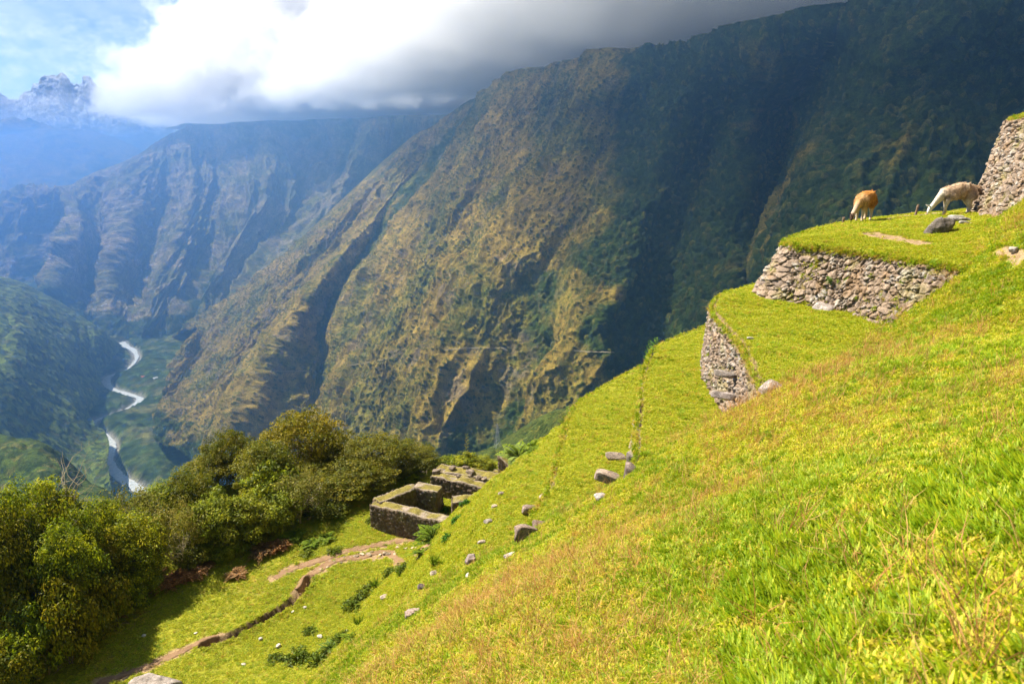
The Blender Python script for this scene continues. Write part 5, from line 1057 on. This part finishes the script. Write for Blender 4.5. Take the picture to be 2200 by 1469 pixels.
for i, o in enumerate(T_): o.name = 'turf_piece_%d' % i; gc.objects.link(o)
sc = gs_ * rng.uniform(0.75, 1.3, len(gs_)) * np.where(onS, 1.05, 0.85)
gx_, gy_, g_, nx, ny, kind, sc = [np.r_[a, ex[:, j]] for a, j in ((gx_, 0), (gy_, 1), (g_, 2), (nx, 3), (ny, 4), (kind, 5), (sc, 6))]; gs_ = sc
nrm = np.stack([nx * 0.6, ny * 0.6, np.ones_like(nx)], 1); nrm /= np.linalg.norm(nrm, axis=1, keepdims=True)
# euler angles of a frame whose Z is the (softened) normal
rz_ = rng.uniform(0, 6.28, len(gs_)); by = np.arcsin(np.clip(nrm[:, 0], -1, 1)); bx = np.arctan2(-nrm[:, 1], nrm[:, 2])
me = bpy.data.meshes.new('grass'); me.vertices.add(len(gs_)); me.vertices.foreach_set('co', np.stack([gx_, gy_, g_ - 0.004], 1).astype(np.float32).ravel())
def attr(n, ty, d):
    a = me.attributes.new(n, ty, 'POINT'); a.data.foreach_set('vector' if ty == 'FLOAT_VECTOR' else 'value', np.ascontiguousarray(d).ravel())
attr('rot', 'FLOAT_VECTOR', np.stack([bx, by, rz_], 1).astype(np.float32)); attr('sca', 'FLOAT', sc.astype(np.float32)); attr('kin', 'INT', kind.astype(np.int32))
go = bpy.data.objects.new('grass', me); COL.objects.link(go); tag(go, 'yellow-green turf and rough grass covering terraces, slope and meadow', 'grass', kind='stuff')
ng = bpy.data.node_groups.new('turf', 'GeometryNodeTree'); ng.interface.new_socket('Geometry', in_out='INPUT', socket_type='NodeSocketGeometry'); ng.interface.new_socket('Geometry', in_out='OUTPUT', socket_type='NodeSocketGeometry')
def gnode(ty): return ng.nodes.new(ty)
gi = gnode('NodeGroupInput'); gO = gnode('NodeGroupOutput'); ip = gnode('GeometryNodeInstanceOnPoints'); ci = gnode('GeometryNodeCollectionInfo'); ci.inputs['Collection'].default_value = gc; ci.inputs['Separate Children'].default_value = True; ci.inputs['Reset Children'].default_value = True
def named(n, ty):
    q = gnode('GeometryNodeInputNamedAttribute'); q.data_type = ty; q.inputs['Name'].default_value = n; return q.outputs[0]
L = ng.links.new; L(gi.outputs[0], ip.inputs['Points']); L(ci.outputs[0], ip.inputs['Instance']); ip.inputs['Pick Instance'].default_value = True
L(named('kin', 'INT'), ip.inputs['Instance Index']); er = gnode('FunctionNodeEulerToRotation'); L(named('rot', 'FLOAT_VECTOR'), er.inputs[0]); L(er.outputs[0], ip.inputs['Rotation']); L(named('sca', 'FLOAT'), ip.inputs['Scale']); L(ip.outputs[0], gO.inputs[0])
md = go.modifiers.new('turf', 'NODES'); md.node_group = ng
log('grass', len(gs_))
# ------------------------------------------------------------------ clouds and air
def box(name, lo, hi, mat):
    x0, y0, z0 = lo; x1, y1, z1 = hi
    v = [(x, y, z) for x in (x0, x1) for y in (y0, y1) for z in (z0, z1)]
    f = [(0, 1, 3, 2), (4, 6, 7, 5), (0, 4, 5, 1), (2, 3, 7, 6), (0, 2, 6, 4), (1, 5, 7, 3)]
    return obj(name, v, f, mat, smooth=False)
def volmat(name, col, dens, aniso):
    m = bpy.data.materials.new(name); m.use_nodes = True; t = m.node_tree; t.nodes.remove(t.nodes['Principled BSDF'])
    v = t.nodes.new('ShaderNodeVolumePrincipled'); v.inputs['Color'].default_value = (*col, 1); v.inputs['Density'].default_value = dens
    v.inputs['Anisotropy'].default_value = aniso; t.links.new(v.outputs[0], t.nodes['Material Output'].inputs['Volume'])
    return m, t, v
m, t, v = volmat('haze', (0.25, 0.53, 1.0), 0.00026, 0.80)
o = box('haze', (-16000, -7000, VZ - 16), (16000, 10500, HC + 2), m); tag(o, 'blue haze filling the gorge', 'haze', kind='stuff')
def prism(name, poly, z0, z1, mat):
    n = len(poly); v = [(x, y, z0) for x, y in poly] + [(x, y, z1) for x, y in poly]
    f = [tuple(range(n))[::-1], tuple(range(n, 2 * n))] + [(i, (i + 1) % n, n + (i + 1) % n, n + i) for i in range(n)]
    return obj(name, v, f, mat, smooth=False)
def cloudmat(name, dens, sc, thr, soft, z0, fade, groups, step=0.12, detail=5, amp=1.0, zs=1.2):
    m, t, v = volmat(name, (1, 1, 1), 0, 0.3)
    L = t.links.new
    def n(ty, **kw):
        q = t.nodes.new(ty)
        for k, a in kw.items(): setattr(q, k, a)
        return q
    def ma(op, a, b=0.0, c=0.0, clamp=False):
        q = n('ShaderNodeMath', operation=op, use_clamp=clamp)
        for i, x in enumerate((a, b, c)):
            if isinstance(x, bpy.types.NodeSocket): L(x, q.inputs[i])
            else: q.inputs[i].default_value = x
        return q.outputs[0]
    p = n('ShaderNodeTexCoord').outputs['Object']
    s = n('ShaderNodeSeparateXYZ'); L(p, s.inputs[0]); x, y, z = s.outputs
    mp = n('ShaderNodeMapping'); L(p, mp.inputs[0]); mp.inputs['Scale'].default_value = (sc, sc, sc * zs)
    no = n('ShaderNodeTexNoise'); L(mp.outputs[0], no.inputs['Vector']); no.inputs['Scale'].default_value = 1; no.inputs['Detail'].default_value = detail; no.inputs['Roughness'].default_value = 0.74
    zz = ma('SUBTRACT', z, z0)
    base = ma('DIVIDE', ma('ADD', zz, ma('MULTIPLY', ma('SUBTRACT', no.outputs[0], 0.56), 420.0)), fade, clamp=True)   # ragged at the base
    base = ma('MULTIPLY', base, ma('DIVIDE', zz, 12.0, clamp=True))
    total = None
    for g in groups:                                      # each group: every half-space must hold
        mask = None
        for (px, py, nx, ny, w, tilt) in g:
            l = math.hypot(nx, ny); nx /= l; ny /= l
            d = ma('ADD', ma('MULTIPLY', ma('SUBTRACT', x, px), nx), ma('MULTIPLY', ma('SUBTRACT', y, py), ny))
            d = ma('DIVIDE', ma('SUBTRACT', d, ma('MULTIPLY', zz, tilt)), w)
            mask = d if mask is None else ma('MINIMUM', mask, d)
        total = mask if total is None else ma('MAXIMUM', total, mask)
    total = ma('MINIMUM', ma('MAXIMUM', total, -1.0), 1.0)
    e = ma('ADD', ma('MULTIPLY', ma('SUBTRACT', no.outputs[0], 0.5), 2.6 * amp), total)
    d = ma('DIVIDE', ma('SUBTRACT', e, thr), soft, clamp=True)
    L(ma('MULTIPLY', ma('MULTIPLY', d, base), dens), v.inputs['Density'])
    try: m.volume_step_rate = step
    except AttributeError: pass
    return m
CZ = HC + 4
m = cloudmat('cloud', 0.0042, 1 / 430, 0.10, 0.20, CZ, 40, [
   [(-2950, 5000, 1.0, 0.25, 420, 1.0), (-2000, 4150, 0.25, 0.97, 360, 0.35)]], detail=7, amp=1.35)
o = prism('cloud', [(-4300, 3650), (2800, 3650), (3800, 7500), (-4300, 7500)], CZ, 1350, m); tag(o, 'bright bank of cloud over the far mountain crest', 'cloud', kind='stuff')
m = cloudmat('cloud_near', 0.0072, 1 / 300, 0.10, 0.24, CZ, 40, [
   [(-480, 1500, 0.80, 0.60, 140, 0.45), (-600, 1900, 1.0, 0.42, 300, 0.7), (20, 800, 1, 0.5, 120, 0.0), (0, 3640, 0, -1, 300, 0)]], detail=7, amp=1.15)
o = prism('cloud', [(-2100, 3640), (-1500, 2500), (-800, 1450), (-250, 980), (-20, 640), (420, 350), (2300, 300), (2600, 3640)], CZ, 1000, m); tag(o, 'grey cloud sagging over the crest of the near mountainside', 'cloud', kind='stuff')
m = cloudmat('thin_cloud_haze', 0.00055, 1 / 1500, 0.85, 0.9, -600, 10, [[(-9800, 10700, 1, 0, 800, 0.0), (-2500, 11000, -1, 0, 900, 0), (0, 10650, 0, 1, 500, 0.25)]], detail=6, amp=1.1, zs=1.8)  # wisps plus added mist, fading the far peaks as distant air would
o = prism('cloud', [(-10500, 10600), (-1500, 10600), (-1500, 12400), (-10500, 12400)], -600, 2700, m); tag(o, 'thin bright wisps over the far peaks, with added haze that pales them', 'cloud', kind='stuff')
m = cloudmat('small_cloud', 0.0011, 1 / 260, 0.98, 0.6, 380, 60, [[(-5250, 6800, 1, 0, 250, 0), (-3150, 7000, -1, 0, 350, 0), (-4000, 6800, 0, 1, 120, 0), (-4000, 7500, 0, -1, 120, 0)]], detail=7, amp=1.7, zs=1.8)
o = prism('cloud_scraps', [(-5300, 6750), (-3100, 6750), (-3100, 7550), (-5300, 7550)], 380, 1250, m); tag(o, 'torn scraps of white cloud in the blue at upper left', 'cloud', kind='stuff')
